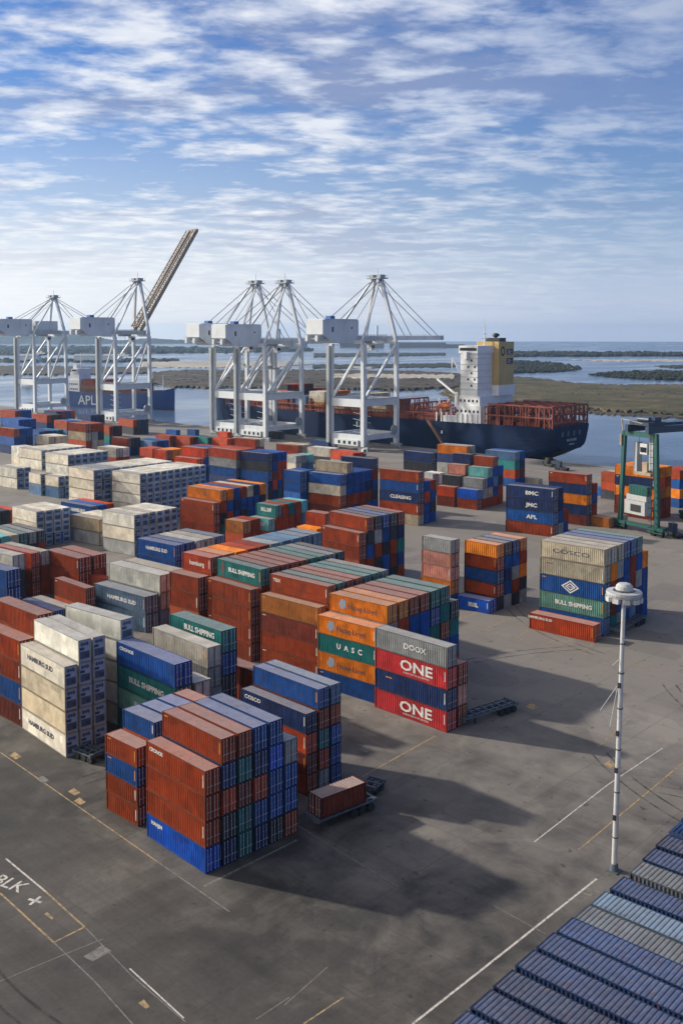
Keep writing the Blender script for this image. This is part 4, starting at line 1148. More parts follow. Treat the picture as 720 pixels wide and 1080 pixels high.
def flat_rack(p, label):
    o = at(*p, 0); r = thing('folding_rack', label, 'container rack', o, 0)
    mb = MB(); mb.box(-1.3, 1.3, -3.3, 3.3, .1, .5); mb.build('deck', M['bluep'], r)
    for sy in (-1, 1):
        mb = MB()
        for x in (-1.15, -.4, .4, 1.15): mb.bar((x, sy * 3.15, .5), (x, sy * 3.15, 5.2), .22)
        for z in (1.6, 3.2, 5.1): mb.bar((-1.2, sy * 3.15, z), (1.2, sy * 3.15, z), .2)
        mb.build('end_wall', M['bluep'], r)
flat_rack((317, 492), 'blue steel rack with open end frames, left of the yellow tractor')

def boat(p, label):
    o = at(p[0], p[1], WZ); r = thing('harbour_boat', label, 'boat', o, 2.2)
    mb = MB()
    secs = [(-9, 2.6, 2.2), (0, 3.0, 2.2), (6, 2.2, 2.8), (10, .3, 3.6)]
    for (xa, wa, za), (xb, wb, zb) in zip(secs[:-1], secs[1:]):
        for s in (-1, 1): mb.quad((xa, s * wa, za), (xb, s * wb, zb), (xb, s * wb * .7, -.5), (xa, s * wa * .8, -.5))
        mb.quad((xa, -wa, za - .2), (xb, -wb, zb - .2), (xb, wb, zb - .2), (xa, wa, za - .2))
    mb.quad((-9, -2.6, 2.2), (-9, 2.6, 2.2), (-9, 2.1, -.5), (-9, -2.1, -.5)); mb.build('hull', M['shipwhite'], r)
    mb = MB(); mb.box(-5, 3, -1.8, 1.8, 2.0, 5.0); mb.box(-3, 1.5, -1.5, 1.5, 5.0, 7.2); mb.tube((-1, 0, 7.2), (-1, 0, 12), .15); c = mb.build('wheelhouse', M['shipwhite'], r)
    mb = MB(); mb.box(-2.8, 1.55, -1.56, 1.56, 5.9, 6.8); mb.build('window', M['window'], c)
boat((30, 409), 'small white boat on the water behind the farthest left crane')

# ------------------------------------------------------------------ containers: who is seen, who becomes a thing
def choose():
    verts = []; faces = []; owner = []
    for i, b in enumerate(BOX):
        c, s = math.cos(b['rz']), math.sin(b['rz']); n = len(verts)
        for z in (0, b['T'] - .06):
            for x, y in ((-.5, -.5), (.5, -.5), (.5, .5), (-.5, .5)):
                X, Y = x * b['W'], y * b['L']
                verts.append(b['loc'] + Vector((c * X - s * Y, s * X + c * Y, z)))
        for q in ((3, 2, 1, 0), (4, 5, 6, 7), (0, 1, 5, 4), (1, 2, 6, 5), (2, 3, 7, 6), (3, 0, 4, 7)):
            faces.append(tuple(n + k for k in q)); owner.append(i)
    bv = BVHTree.FromPolygons(verts, faces)
    cnt = [0] * len(BOX)
    y = 390.0
    while y < 1080:
        step = 1.5 if y < 600 else 2.5
        x = 0.7
        while x < 720:
            h = bv.ray_cast(CAM, ray(x, y).normalized())
            if h[2] is not None: cnt[owner[h[2]]] += step * step
            x += step
        y += step
    return cnt
SEEN = choose()
order = sorted(range(len(BOX)), key=lambda i: -SEEN[i])
INDIV = [i for i in order if SEEN[i] > 4][:296]
INDIV_SET = set(INDIV)
NEAR_AREA = 260.0
LET = {}
def letter(block, column, tier, *specs): LET[(block, column, tier)] = specs
# (text, size, offset along the side from its middle towards the doors, height, material, bold, stretch)
letter('tall stack by the yellow line', 0, 0, ('HAMBURG SUD', .88, -.6, 1.55, 'dletter', .03, 1.15))
letter('tall stack by the yellow line', 0, 3, ('HAMBURG SUD', .88, -.6, 1.6, 'dletter', .03, 1.15))
letter('stack with two magenta boxes', 0, 0, ('ONE', 2.0, 1.0, 1.55, 'letter', .05, 1.3), ('OCEAN NETWORK EXPRESS', .34, 1.0, .55, 'letter', 0, 1.0))
letter('stack with two magenta boxes', 0, 2, ('ONE', 2.0, 1.0, 1.55, 'letter', .05, 1.3), ('OCEAN NETWORK EXPRESS', .34, 1.0, .55, 'letter', 0, 1.0))
letter('stack with two magenta boxes', 0, 3, ('DOOX', 1.1, .8, 1.4, 'letter', .02, 1.1))
letter('stack with two magenta boxes', 0, 1, ('__', .5, -3.6, 2.3, 'oletter', .06, 1.6))
for t in (1, 3): letter('front bay of the long central run', 0, t, ('Hapag-Lloyd', 1.15, .9, 1.35, 'dletter', 0, 1.05), ('@leaf', 1.0, -3.3, 1.6, 'leaf', 0, 1))
letter('front bay of the long central run', 1, 4, ('Hapag-Lloyd', 1.15, .9, 1.35, 'dletter', 0, 1.05), ('@leaf', 1.0, -3.3, 1.6, 'leaf', 0, 1))
letter('front bay of the long central run', 0, 2, ('U  A  S  C', 1.15, .6, 1.45, 'letter', .04, 1.1))
letter('third bay of the long central run', 1, 4, ('BULL SHIPPING', .98, .8, 1.5, 'letter', .03, 1.1), ('@disc', 1.0, -3.9, 1.5, 'maroon', 0, 1))
letter('last short bay of the central run', 1, 4, ('hamburg', 1.1, .2, 1.4, 'letter', .02, 1.05))
letter('second bay of the long central run', 1, 4, ('TEX', .7, -4.6, 2.0, 'letter', .02, 1.2))
letter('stack of green under blue', 0, 3, ('CRONOS', .6, -3.8, 2.2, 'letter', .02, 1.2))
letter('stack of green under blue', 0, 2, ('BULL SHIPPING', .98, .2, 1.5, 'letter', .04, 1.1))
letter('stack of green under blue', 0, 1, ('BULL SHIPPING', .98, 1.2, 1.5, 'letter', .04, 1.1))
letter('single stack with a green top', 0, 3, ('BULL SHIPPING', 1.0, 1.0, 1.9, 'letter', .03, 1.05))
letter('large grey-topped right block', 0, 4, ('COSCO', 1.05, -.2, 1.4, 'dletter', 0, 1.9))
letter('large grey-topped right block', 0, 3, ('_____', .6, -4.2, 2.3, 'lash', .05, .8))
letter('large grey-topped right block', 0, 1, ('BULL SHIPPING', .98, .4, 1.4, 'letter', .04, 1.05))
letter('lying alone before the large right block', 0, 0, ('HAMBURG SUD', .6, -4.0, 2.2, 'letter', .02, 1.1))
for t, s in ((1, 'APL'), (2, 'JMC'), (3, 'BMC')): letter('lettered stack beyond the right block', 0, t, (s, 1.3, .6, 1.4, 'letter', .04, 1.25))
letter('foremost block of the yard', 0, 0, ('HANJIN', .62, -3.9, 2.1, 'letter', .02, 1.1))
letter('foremost block of the yard', 0, 3, ('CRONOS', .62, -3.9, 2.15, 'letter', .02, 1.1))
letter('blue-topped block behind the foremost', 0, 3, ('COSCO', .8, -3.8, 2.0, 'letter', .02, 1.1))
letter('grey lettered stack', 0, 1, ('HAMBURG SUD', .88, .6, 1.4, 'letter', .03, 1.1))
letter('lettered blue block by the grey', 0, 2, ('HAMBURG SUD', .88, .2, 1.5, 'letter', .03, 1.1))
letter('tall red and blue stack, mid yard', 0, 2, ('CLEASING', 1.3, .6, 1.4, 'letter', .03, 1.1))
letter('turquoise-topped block', 1, 3, ('BULL SHIP', 1.2, .2, 1.6, 'letter', .05, .8))
letter('turquoise-topped block', 0, 2, ('BULL SHIP', 1.3, .2, 1.5, 'letter', .05, .8))
letter('orange-topped block', 1, 4, ('6', 1.5, .4, 1.4, 'dletter', .05, 1.0))
letter('blue-roofed block among the reefers', 0, 1, ('HAMBURG', 1.2, .8, 1.4, 'letter', .05, 1.0))
letter('stack left of the large brown block', 0, 2, ('8', 1.5, .6, 1.4, 'dletter', .05, 1.0))
letter('stack left of the turquoise block', 0, 2, ('8', 1.5, .6, 1.4, 'dletter', .05, 1.0))
letter('tan-topped stack by the quay', 0, 2, ('APL', 1.2, .6, 1.5, 'letter', .05, 1.2))
letter('standing alone before the pink stack', 0, 0, ('IRISL', 1.1, .2, 1.4, 'letter', .1, 1.0))

GROUP = 'shipping containers stacked in the yard'
rest = MB(); rest_col = []
def colour_of(b, i):
    rr = random.Random(i * 7 + 3); c = PAL[b['col']][0]; v = rr.uniform(.82, 1.15) if b['block'] != 'corner row' else rr.uniform(.65, 1.35); h = rr.uniform(-.06, .06)
    return (min(1, c[0] * v * (1 + h)), min(1, c[1] * v), min(1, c[2] * v * (1 - h)), .22 if b['block'] == 'corner row' else 1)  # corner row fades less: cloud shade put into its roof colour
seen_labels = {}
STAT = [0, 0, 0]
for i, b in enumerate(BOX):
    col = colour_of(b, i); ft = b['ft']; Ln = LEN[ft]
    if i in INDIV_SET:
        reef = b['col'] in 'wcy' and b.get('reefer', False)
        sc = (b['W'] / CW, b['L'] / Ln, (b['T'] - .06) / CH)
        lab = b['label']
        if lab in seen_labels: seen_labels[lab].append(i)
        else: seen_labels[lab] = [i]
        if SEEN[i] < NEAR_AREA and (b['block'], b['column'], b['tier']) not in LET and b['label'].find('large grey-topped') < 0:
            o = link('shipping_container', CM['rwhole' if reef else 'whole', ft]); o.color = col; STAT[1] += 1
        else:
            STAT[0] += 1
            o = link('shipping_container', None)
            def child(nm, me, par=o, cc=col):
                x = link(nm, me, par); x.color = cc; return x
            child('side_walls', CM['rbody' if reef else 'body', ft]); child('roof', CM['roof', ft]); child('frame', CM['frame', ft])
            if reef: child('refrigeration_unit', CM['reefer', ft])
            else:
                for s in (-1, 1):
                    d = child('door', CM['door', ft, s])
                    if SEEN[i] > 500 or True:
                        for k, x in enumerate(RODX):
                            if (x < 0) == (s < 0): child('lock_rod', CM['rod', ft, k], d)
            rq = random.Random(i)
            if not reef and SEEN[i] > 420 and b['block'] != 'corner row':
                mk = MB(); ye = -Ln / 2
                if rq.random() < .75: mk.box(-CW / 2 - .004, -CW / 2 + .014, ye + .34, ye + .46, .7 + rq.random() * .4, 2.35)
                
                if (b['block'], b['column'], b['tier']) not in LET and rq.random() < .4: mk.box(-CW / 2 - .004, -CW / 2 + .014, -ye - 1.2, -ye - .5, 2.44, 2.54)
                if mk.v: mk.build('code_plate', M[rq.choice(['letter', 'letter', 'oletter'])], o)
            for tx in LET.get((b['block'], b['column'], b['tier']), ()):
                s, size, off, zc, mat, bold, sx = tx
                if ft == 20: off *= .4; sx *= .75
                if s[0] == '@':
                    mk = MB(); xx = -CW / 2 - .012
                    pts_ = [(-.85, -.2), (-.2, .75), (.8, .65), (.75, -.55), (-.1, -.95)] if s == '@leaf' else [(.45 * math.cos(a_ * .3) - .5, 1.0 * math.sin(a_ * .3)) for a_ in range(21)]
                    mk.poly([(xx, -off - p_[0], zc + p_[1]) for p_ in pts_]); mk.build('emblem', M[mat], o)
                    continue
                l = child('lettering', text_mesh(s, size, mat, bold, sx))
                l.location = (-CW / 2 - .012, -off, zc); l.rotation_euler = (PI / 2, 0, -PI / 2)
        if (b['block'], b['column'], b['tier']) == ('large grey-topped right block', 0, 2) and o.data is None:
            mk = MB(); x = -CW / 2 - .012
            for a, q in ((1.35, 1.05), (.80, .50), ):
                for k in range(4):
                    a0, a1 = PI / 2 * k, PI / 2 * (k + 1)
                    f = lambda g_, r_: (x, -math.cos(g_) * r_ * 1.25 + .2, 1.45 + math.sin(g_) * r_ * .85)
                    mk.quad(f(a0, a), f(a1, a), f(a1, q), f(a0, q))
            mk.box(x - .003, x, -.2, .6, 1.38, 1.52); mk.build('emblem', M['letter'], o)
        o.location = b['loc']; o.rotation_euler = (0, 0, b['rz']); o.scale = sc
        tag(o, lab, 'shipping container', GROUP)
    else:
        STAT[2] += 1
        m4 = Matrix.Translation(b['loc']) @ Matrix.Rotation(b['rz'], 4, 'Z')
        n = len(rest.f); w, l, t = b['W'] / 2, b['L'] / 2, b['T'] - .06
        rest.obox(m4, -w, w, -l, l, 0, t)
        if b['block'] == 'corner row' and b['top']:
            for k in range(28):
                y = -l + .2 + k * (2 * l - .4) / 27; rest.obox(m4, -w + .08, w - .08, y - .11, y + .11, t + .002, t + .045)
        if SEEN[i] > 3:
            if b.get('reefer'):
                n2 = len(rest.f); rest_col += [col] * (n2 - n); n = n2
                rest.obox(m4, -w * .9, w * .9, -l - .02, -l - .004, .15, t - .15); rest_col += [(.27, .35, .47, 1)] * 6  # end panel, bluish shade painted in as on the near reefers
                rest.obox(m4, -w * .7, w * .7, -l - .035, -l - .021, t * .14, t * .46); rest.obox(m4, -w * .6, w * .6, -l - .035, -l - .021, t * .68, t * .86); rest_col += [(.055, .085, .14, 1)] * 12
                n = len(rest.f)
            for k in (-.5, .5):
                if b.get('reefer'): break
                for q in (-.55, .15): rest.obox(m4, w * (k + q * .5) - .03, w * (k + q * .5) + .03, -l - .05, -l - .006, .15, t - .15)
        rest_col += [col] * (len(rest.f) - n)
ro = rest.build('distant_containers', M['far'])
ca = ro.data.color_attributes.new('Col', 'FLOAT_COLOR', 'CORNER')
for p in ro.data.polygons:
    for li in p.loop_indices: ca.data[li].color = rest_col[p.index]
ro['kind'] = 'stuff'; tag(ro, 'the farther and inner containers of the yard stacks and ship decks', 'shipping containers', None)
print('CONTAINERS near/whole/rest', STAT, 'dup labels', [(k, len(v)) for k, v in seen_labels.items() if len(v) > 1][:20])

for o in COL.objects:
    w = len(str(o.get('label', 'a b c d')).replace(',', ' ').split())
    if w > 15 or w < 4: print('LABEL', w, o['label'])
# ------------------------------------------------------------------ yard, quay, painted lines
def structure(o, label=None):
    o['kind'] = 'structure'
    return o
mb = MB()
xs = [-260, -60, 40, 120, 200, 290, QX - .8]; ys = [-500, -120, 0, 80, 160, 260, 400, 560, 900]
for i in range(len(xs) - 1):
    for j in range(len(ys) - 1):
        mb.quad((xs[i], ys[j], 0), (xs[i + 1], ys[j], 0), (xs[i + 1], ys[j + 1], 0), (xs[i], ys[j + 1], 0))
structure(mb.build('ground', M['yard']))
mb = MB(); mb.box(QX - .8, QX, -500, 900, -7, .30)
structure(mb.build('quay_kerb', M['concrete']))
mb = MB()
for k in range(120): mb.box(QX, QX + .9, -480 + k * 11.5, -479 + k * 11.5, -3.2, -.6)
structure(mb.build('quay_fender_line', M['tyre']))
mb = MB()
for x in (QX - 5 - 24, QX - 5): mb.box(x - .25, x + .25, -400, 800, .002, .03)
structure(mb.build('crane_rail_path', M['craned']))

def line_px(pts, w, mat, name):
    mb = MB(); z = .006
    for a, b in zip(pts[:-1], pts[1:]):
        p, q = at(*a, 0), at(*b, 0); d = (q - p).normalized(); s = Vector((-d.y, d.x, 0)) * (w / 2)
        u = Vector((0, 0, z)); mb.quad(p - s + u, q - s + u, q + s + u, p + s + u)
    return structure(mb.build(name, M[mat]))
L_ = [
 ([(0, 793), (60, 834.8), (165, 908)], .16, 'marky'), ([(165, 908), (242, 961.5)], .16, 'markf'),
 ([(435, 1080), (520, 1013), (628.8, 926.8)], .22, 'markw'),
 ([(6.5, 905.5), (48, 940)], .20, 'markw'), ([(48, 940), (89.5, 977.6), (57, 994), (0, 941.5)], .20, 'marky'),
 ([(89.5, 977.6), (140, 1030), (196, 1078)], .10, 'markf'), ([(137, 1021.5), (194, 1074)], .14, 'markw'),
 ([(57, 994), (100, 1035), (140, 1080)], .12, 'markf'), ([(0, 1035), (72, 1005), (110, 990)], .10, 'markf'),
 ([(382, 819), (459, 776)], .20, 'marky'), ([(370, 765), (400, 778)], .12, 'marky'), ([(390, 780), (412, 790)], .12, 'marky'),
 ([(610, 896), (720, 804)], .18, 'marky'), ([(563, 888), (640, 828), (698, 789)], .14, 'markw'), ([(630, 788), (664, 757)], .14, 'marky'),
 ([(698, 789), (720, 794)], .12, 'markf'), ([(680, 740), (720, 720)], .15, 'markf'), ([(600, 800), (560, 835)], .10, 'markf'),
 ([(690, 649), (720, 632)], .22, 'marky'), ([(512, 663), (560, 643), (590, 633)], .2, 'marky'), ([(480, 655), (505, 645)], .2, 'marky'),
 ([(484, 655), (560, 678), (620, 690), (700, 708)], .16, 'marky'), ([(545, 672), (557, 664)], .2, 'marky'), ([(578, 678), (592, 671)], .2, 'marky'), ([(612, 687), (626, 679)], .2, 'marky'),
 ([(520, 955), (575, 985)], .10, 'markf'), ([(300, 1060), (345, 1020)], .1, 'markf'), ([(320, 1080), (362, 1052)], .16, 'marky'), ([(270, 1075), (305, 1052)], .1, 'markf'),
 ([(310, 868), (350, 893), (420, 935)], .14, 'markf'), ([(215, 935), (313, 886)], .3, 'markf'),
]
for pts, w, mt in L_: line_px(pts, w, mt, 'road_marking')
def patch_px(pts, mat, name='road_marking'):
    mb = MB(); mb.poly([at(x, y, 0) + Vector((0, 0, .007)) for x, y in pts][::-1]); structure(mb.build(name, M[mat]))
patch_px([(88, 1009), (108, 997), (118, 1003), (98, 1014)], 'markf')
patch_px([(47, 964), (50, 962), (57, 968), (55, 970)], 'marky')
patch_px([(146, 1058), (152, 1054), (158, 1062), (154, 1064)], 'marky')
for x, y in ((16, 797), (45, 822), (78, 835), (84, 845), (300, 790), (385, 790), (642, 806), (405, 755), (560, 745)):
    patch_px([(x - 6, y), (x, y - 4), (x + 7, y + 1), (x + 1, y + 4)], 'markf' if x % 2 else 'marky')
def ground_text(s, x, y, size, mat, up=(0, 1)):
    p = at(x, y, 0); o = link('road_marking', text_mesh(s, size, mat, .02)); o.location = (p.x, p.y, .004); o.rotation_euler = (0, 0, up); structure(o)
M['gw'] = M['markw']
ground_text('BLK', 10, 932, 2.4, 'markw', math.radians(-75))
ground_text('+', 36, 951, 3.2, 'markw', math.radians(-70))
ground_text('H', 625, 942, 2.2, 'markf', math.radians(10))

def tyre_marks():
    rr = random.Random(12)
    for i in range(26):
        mb = MB()
        cx, cy = rr.uniform(40, 210), rr.uniform(-10, 75); R0 = rr.uniform(18, 70); a0 = rr.uniform(0, 6.28); da = rr.uniform(.4, 1.3) * rr.choice((-1, 1))
        for off in (-1.0, 1.0):
            for k in range(14):
                t0, t1 = a0 + da * k / 14, a0 + da * (k + 1) / 14; z = .010 + i * .0012
                f = lambda t, r_: (cx + math.cos(t) * r_, cy + math.sin(t) * r_, z)
                q = [f(t0, R0 + off - .14), f(t0, R0 + off + .14), f(t1, R0 + off + .14), f(t1, R0 + off - .14)]
                mb.quad(*(q if da < 0 else q[::-1]))
        structure(mb.build('road_tyre_mark', M['tyremark']))
tyre_marks()
# ------------------------------------------------------------------ water and far land
mb = MB(); n = 180; RW = 7750.0
pts = [(math.cos(2 * PI * i / n) * RW, math.sin(2 * PI * i / n) * RW, WZ) for i in range(n)]
mb.poly(pts); structure(mb.build('water', M['water']))

def land(pts, mat, name, top=.9, rough=.12, seed=1, kind='structure'):
    """low bank: outline read from the picture's ground, made ragged, with sloping edges"""
    rr = random.Random(seed); P = []
    m = len(pts)
    for i in range(m):
        a, b = Vector(pts[i]), Vector(pts[(i + 1) % m]); seg = max(2, int((b - a).length / 3.0))
        for k in range(seg):
            q = a.lerp(b, k / seg); j = max(.12, (q.y - 356) * .018)
            P.append((q.x + rr.uniform(-1.2, 1.2), q.y + rr.uniform(-j, j)))
    W_ = [at(max(-60, x), max(362.0, y), WZ) for x, y in P]
    c = sum((w for w in W_), Vector()) / len(W_)
    bm = bmesh.new()
    lo = [bm.verts.new((w.x, w.y, WZ - .3)) for w in W_]
    hi = [bm.verts.new((w.x + (c.x - w.x) * .012, w.y + (c.y - w.y) * .012, WZ + top * rr.uniform(.7, 1.2))) for w in W_]
    k = len(lo)
    for i in range(k):
        bm.faces.new((lo[i], lo[(i + 1) % k], hi[(i + 1) % k], hi[i]))
    f = bm.faces.new(hi); bmesh.ops.triangulate(bm, faces=[f])
    bmesh.ops.recalc_face_normals(bm, faces=bm.faces)
    me = bpy.data.meshes.new(name); bm.to_mesh(me); bm.free(); me.materials.append(M[mat])
    o = link(name, me); o['kind'] = kind
    return W_

SCRUB = MB()
def inside(p, poly):
    r = False; j = len(poly) - 1
    for i in range(len(poly)):
        if (poly[i][1] > p[1]) != (poly[j][1] > p[1]) and p[0] < (poly[j][0] - poly[i][0]) * (p[1] - poly[i][1]) / (poly[j][1] - poly[i][1]) + poly[i][0]: r = not r
        j = i
    return r
def scrub(pts, count, h0, h1, seed):
    """bushes: irregular clumps of leaf-sized facets, spread over the picture area of the outline"""
    rr = random.Random(seed); xs_ = [p[0] for p in pts]; ys_ = [p[1] for p in pts]; n_ = 0; tries = 0
    while n_ < count and tries < count * 8:
        tries += 1
        x, y = rr.uniform(min(xs_), max(xs_)), rr.uniform(min(ys_), max(ys_))
        if not inside((x, y), pts): continue
        p = at(x, y, WZ + .8); h = rr.uniform(h0, h1); w = h * rr.uniform(.8, 1.9); n_ += 1
        for q in range(3):
            ox, oy = rr.uniform(-w, w) * .6, rr.uniform(-w, w) * .6; hh = h * rr.uniform(.55, 1); ww = w * rr.uniform(.4, .8)
            b = len(SCRUB.v); s = 6; a0 = rr.uniform(0, 6)
            for zf, rf in ((0, .8), (.45, 1.0), (.8, .6)):
                for i in range(s):
                    a = a0 + 2 * PI * i / s; r_ = ww * rf * rr.uniform(.7, 1.2)
                    SCRUB.v.append((p.x + ox + math.cos(a) * r_, p.y + oy + math.sin(a) * r_, p.z + hh * zf * rr.uniform(.9, 1.1)))
            SCRUB.v.append((p.x + ox, p.y + oy, p.z + hh))
            for l in range(2):
                for i in range(s):
                    j = (i + 1) % s; SCRUB.f.append((b + l * s + i, b + l * s + j, b + (l + 1) * s + j, b + (l + 1) * s + i)); SCRUB.m.append(0)
            for i in range(s): SCRUB.f.append((b + 2 * s + i, b + 2 * s + (i + 1) % s, b + 3 * s)); SCRUB.m.append(0)
P1 = [(462, 415), (500, 403), (535, 396.5), (560, 398.5), (600, 403.5), (640, 406), (720, 406), (800, 407), (800, 446), (720, 442.5), (690, 441), (640, 438), (600, 434), (540, 430), (480, 425)]
land(P1, 'mud', 'mud_bank_terrain', .7, seed=3)
P1b = [(466, 414), (502, 404.5), (535, 398), (560, 400), (600, 405), (640, 407.5), (720, 407.5), (800, 408), (800, 441), (720, 438.5), (690, 437), (640, 434.5), (600, 431), (540, 428), (480, 423)]
land(P1b, 'marsh', 'marsh_terrain', 1.8, seed=4)
PA = [(160, 393), (200, 391), (330, 391), (430, 392), (487, 395), (487, 409), (430, 412), (330, 411), (240, 410), (180, 409), (160, 405)]
land(PA, 'mud', 'mud_bank_terrain', 2.2, seed=5)
land([(-30, 386.5), (60, 387), (160, 388.5), (160, 394), (110, 395), (50, 396), (-30, 395)], 'mud', 'mud_bank_terrain', 2.0, seed=6)
land([(150, 382), (215, 381), (300, 382), (332, 384.5), (300, 387), (215, 388), (150, 387.5)], 'sand', 'sand_terrain', .9, seed=7)
PL = [(-30, 365), (150, 366), (330, 368), (330, 370.5), (250, 372), (150, 373), (-30, 375)]
land(PL, 'scrub', 'scrub_terrain', 2.5, seed=8)
PM = [(-30, 379), (80, 378.5), (190, 379), (190, 381), (80, 382), (-30, 382.5)]
land(PM, 'scrub', 'scrub_terrain', 1.5, seed=18)
land([(330, 385), (480, 383.5), (480, 387.5), (330, 389)], 'scrub', 'scrub_terrain', 1.2, seed=9)
land([(330, 373), (470, 372.5), (470, 375), (330, 377)], 'scrub', 'scrub_terrain', 1.5, seed=10)
land([(345, 395.5), (480, 397), (480, 401), (345, 400)], 'sand', 'sand_terrain', 2.6, seed=16)
P2 = [(515, 382), (545, 380.5), (575, 382.5), (598, 385.5), (612, 389), (600, 391.5), (560, 393), (530, 393), (512, 391)]
land(P2, 'scrub', 'island_terrain', 1.2, seed=11)
P3 = [(622, 395.5), (650, 392.5), (690, 391.5), (780, 391), (780, 401), (700, 400.5), (650, 398.5)]
land(P3, 'scrub', 'island_terrain', 1.2, seed=12)
P4 = [(500, 373.2), (560, 372.5), (640, 373), (780, 373.5), (780, 375.6), (640, 375.4), (560, 376), (500, 377)]
land(P4, 'scrub', 'island_terrain', 1.5, seed=13)
land([(690, 386), (780, 384.5), (780, 388), (705, 388.3)], 'scrub', 'island_terrain', 1.2, seed=14)
land([(600, 379.5), (700, 379), (780, 380.5), (700, 381), (640, 381)], 'sand', 'sandbar_terrain', .5, seed=15)
scrub(P2, 700, 2, 5, 21); scrub(P3, 600, 1.5, 4, 22); scrub(P4, 900, 4, 11, 23); scrub(PL, 900, 4, 10, 24); scrub(PM, 250, 2, 5, 27)
scrub(P1b, 1500, .4, 1.2, 25); scrub(PA, 600, .8, 2.4, 26)
so = SCRUB.build('marsh_scrub', M['scrub']); so['kind'] = 'stuff'; tag(so, 'dark low scrub and trees over the far marsh banks and islands', 'scrub')

# distant hills beyond the left bank
def hills():
    mb = MB(); rr = random.Random(5); n = 90; prev = None
    for i in range(n + 1):
        x = -80 + i * 420 / n
        f = max(0, 1 - max(0, (x - 130) / 200.0))
        h = 10 + f * (30 + 16 * math.sin(x * .031) + 9 * math.sin(x * .083 + 1)) + rr.uniform(-2, 3)
        d = ray(x, 362.5); t = (WZ - CAMH) / d.z; p = Vector((d.x * t, d.y * t, WZ)); q = Vector((d.x * t * 1.10, d.y * t * 1.10, WZ))
        m = p.lerp(q, .5); cur = (p, Vector((m.x, m.y, WZ + h)), q)
        if prev:
            mb.quad(prev[0], cur[0], cur[1], prev[1]); mb.quad(prev[1], cur[1], cur[2], prev[2])
        prev = cur
    structure(mb.build('hills', M['scrub']))
hills()
# far port works on the horizon behind the cranes
def far_works(px, label, parts):
    p = at(px, 366.5, WZ); r = thing('storage_tank' if parts[0][0] == 'tank' else 'factory_building', label, 'industrial building', p, YAW)
    for k in parts:
        mb = MB()
        if k[0] in ('tank', 'chimney'): mb.tube((0, k[1], 0), (0, k[1], k[3]), k[2], seg=14); mb.build(k[0], M['shipwhite'], r)
        else: mb.box(-20, 20, k[1] - k[2], k[1] + k[2], 0, k[3]); mb.build('block', M['concrete'], r)
far_works(390, 'pale works with tall stacks far behind the right crane', [('block', 0, 60, 25), ('chimney', 20, 8, 75), ('chimney', -30, 5, 95), ('block', 90, 40, 18)])
far_works(297, 'pale works with a round stack far behind the middle crane', [('block', 0, 50, 28), ('chimney', 15, 11, 80), ('block', -70, 40, 18)])
far_works(440, 'long low pale sheds on the far shore', [('block', 0, 120, 22), ('block', -160, 40, 14)])
for px, w in ((30, 8), (95, 10), (118, 7)):
    p = at(px, 380, WZ + 2); r = thing('warehouse', 'low pale warehouse on the far left shore, %s' % {30: 'behind the farthest left crane', 95: 'between the two left cranes', 118: 'behind the raised boom crane'}[px], 'warehouse', p, YAW)
    mb = MB(); mb.box(-15, 15, -w * 3, w * 3, 0, 10); wl = mb.build('wall', M['shipwhite'], r)
    mb = MB(); mb.quad((-16, -w * 3.1, 10), (0, -w * 3.1, 14), (0, w * 3.1, 14), (-16, w * 3.1, 10)); mb.quad((16, w * 3.1, 10), (0, w * 3.1, 14), (0, -w * 3.1, 14), (16, -w * 3.1, 10)); mb.build('roof', M['craned'], r)

# ------------------------------------------------------------------ sky, sun, air
SUN_EL, SUN_AZ = math.radians(27), math.radians(112)        # azimuth of the sun measured from the yard's x axis
world = bpy.data.worlds.new('World'); SC.world = world; world.use_nodes = True
nt = world.node_tree; bg = nt.nodes['Background']
sky = N(nt, 'ShaderNodeTexSky', sky_type='NISHITA'); sky.sun_disc = False; sky.sun_elevation = SUN_EL
sky.sun_rotation = PI / 2 - SUN_AZ; sky.air_density = 1.3; sky.dust_density = .6; sky.ozone_density = 2.0; sky.altitude = 20
tc = N(nt, 'ShaderNodeTexCoord').outputs['Generated']
rot = mapping(nt, tc, rot=(0, 0, -YAW))
sp = N(nt, 'ShaderNodeSeparateXYZ'); nt.links.new(rot, sp.inputs[0])
zz = mth(nt, 'MAXIMUM', sp.outputs[2], 0.0)
den = mth(nt, 'ADD', zz, .075)
u = mth(nt, 'DIVIDE', sp.outputs[0], den); v = mth(nt, 'DIVIDE', sp.outputs[1], den)
cv = N(nt, 'ShaderNodeCombineXYZ'); nt.links.new(u, cv.inputs[0]); nt.links.new(v, cv.inputs[1])
va = mapping(nt, cv.outputs[0], (1.0, .42, 1), rot=(0, 0, .16))
vb = mapping(nt, cv.outputs[0], (1.0, .75, 1), rot=(0, 0, .35))
big = noise(nt, va, .55, 4, .5, .3)
med = noise(nt, va, 1.7, 6, .55, .3)
fin = noise(nt, vb, 5.0, 7, .58, .15)
puf = noise(nt, vb, 13.0, 5, .6, .3)
cl = mth(nt, 'ADD', mth(nt, 'ADD', mth(nt, 'MULTIPLY', big, .42), mth(nt, 'MULTIPLY', med, .32)), mth(nt, 'ADD', mth(nt, 'MULTIPLY', fin, .30), mth(nt, 'MULTIPLY', puf, .12)))
hi = ramp(nt, zz, [(.0, .0), (.33, .0), (.55, .04), (1.0, .04)])            # cloud thinned overhead, out of view, to lower the fill
cl = mth(nt, 'SUBTRACT', mth(nt, 'MULTIPLY_ADD', cl, 1.5, -.29), hi)
cov = ramp(nt, cl, [(.50, 0), (.565, .45), (.62, .82), (.70, 1.0)])
thick = mth(nt, 'ADD', mth(nt, 'MULTIPLY', mth(nt, 'ADD', big, med), .5), mth(nt, 'MULTIPLY', mth(nt, 'SUBTRACT', fin, .5), -.55))
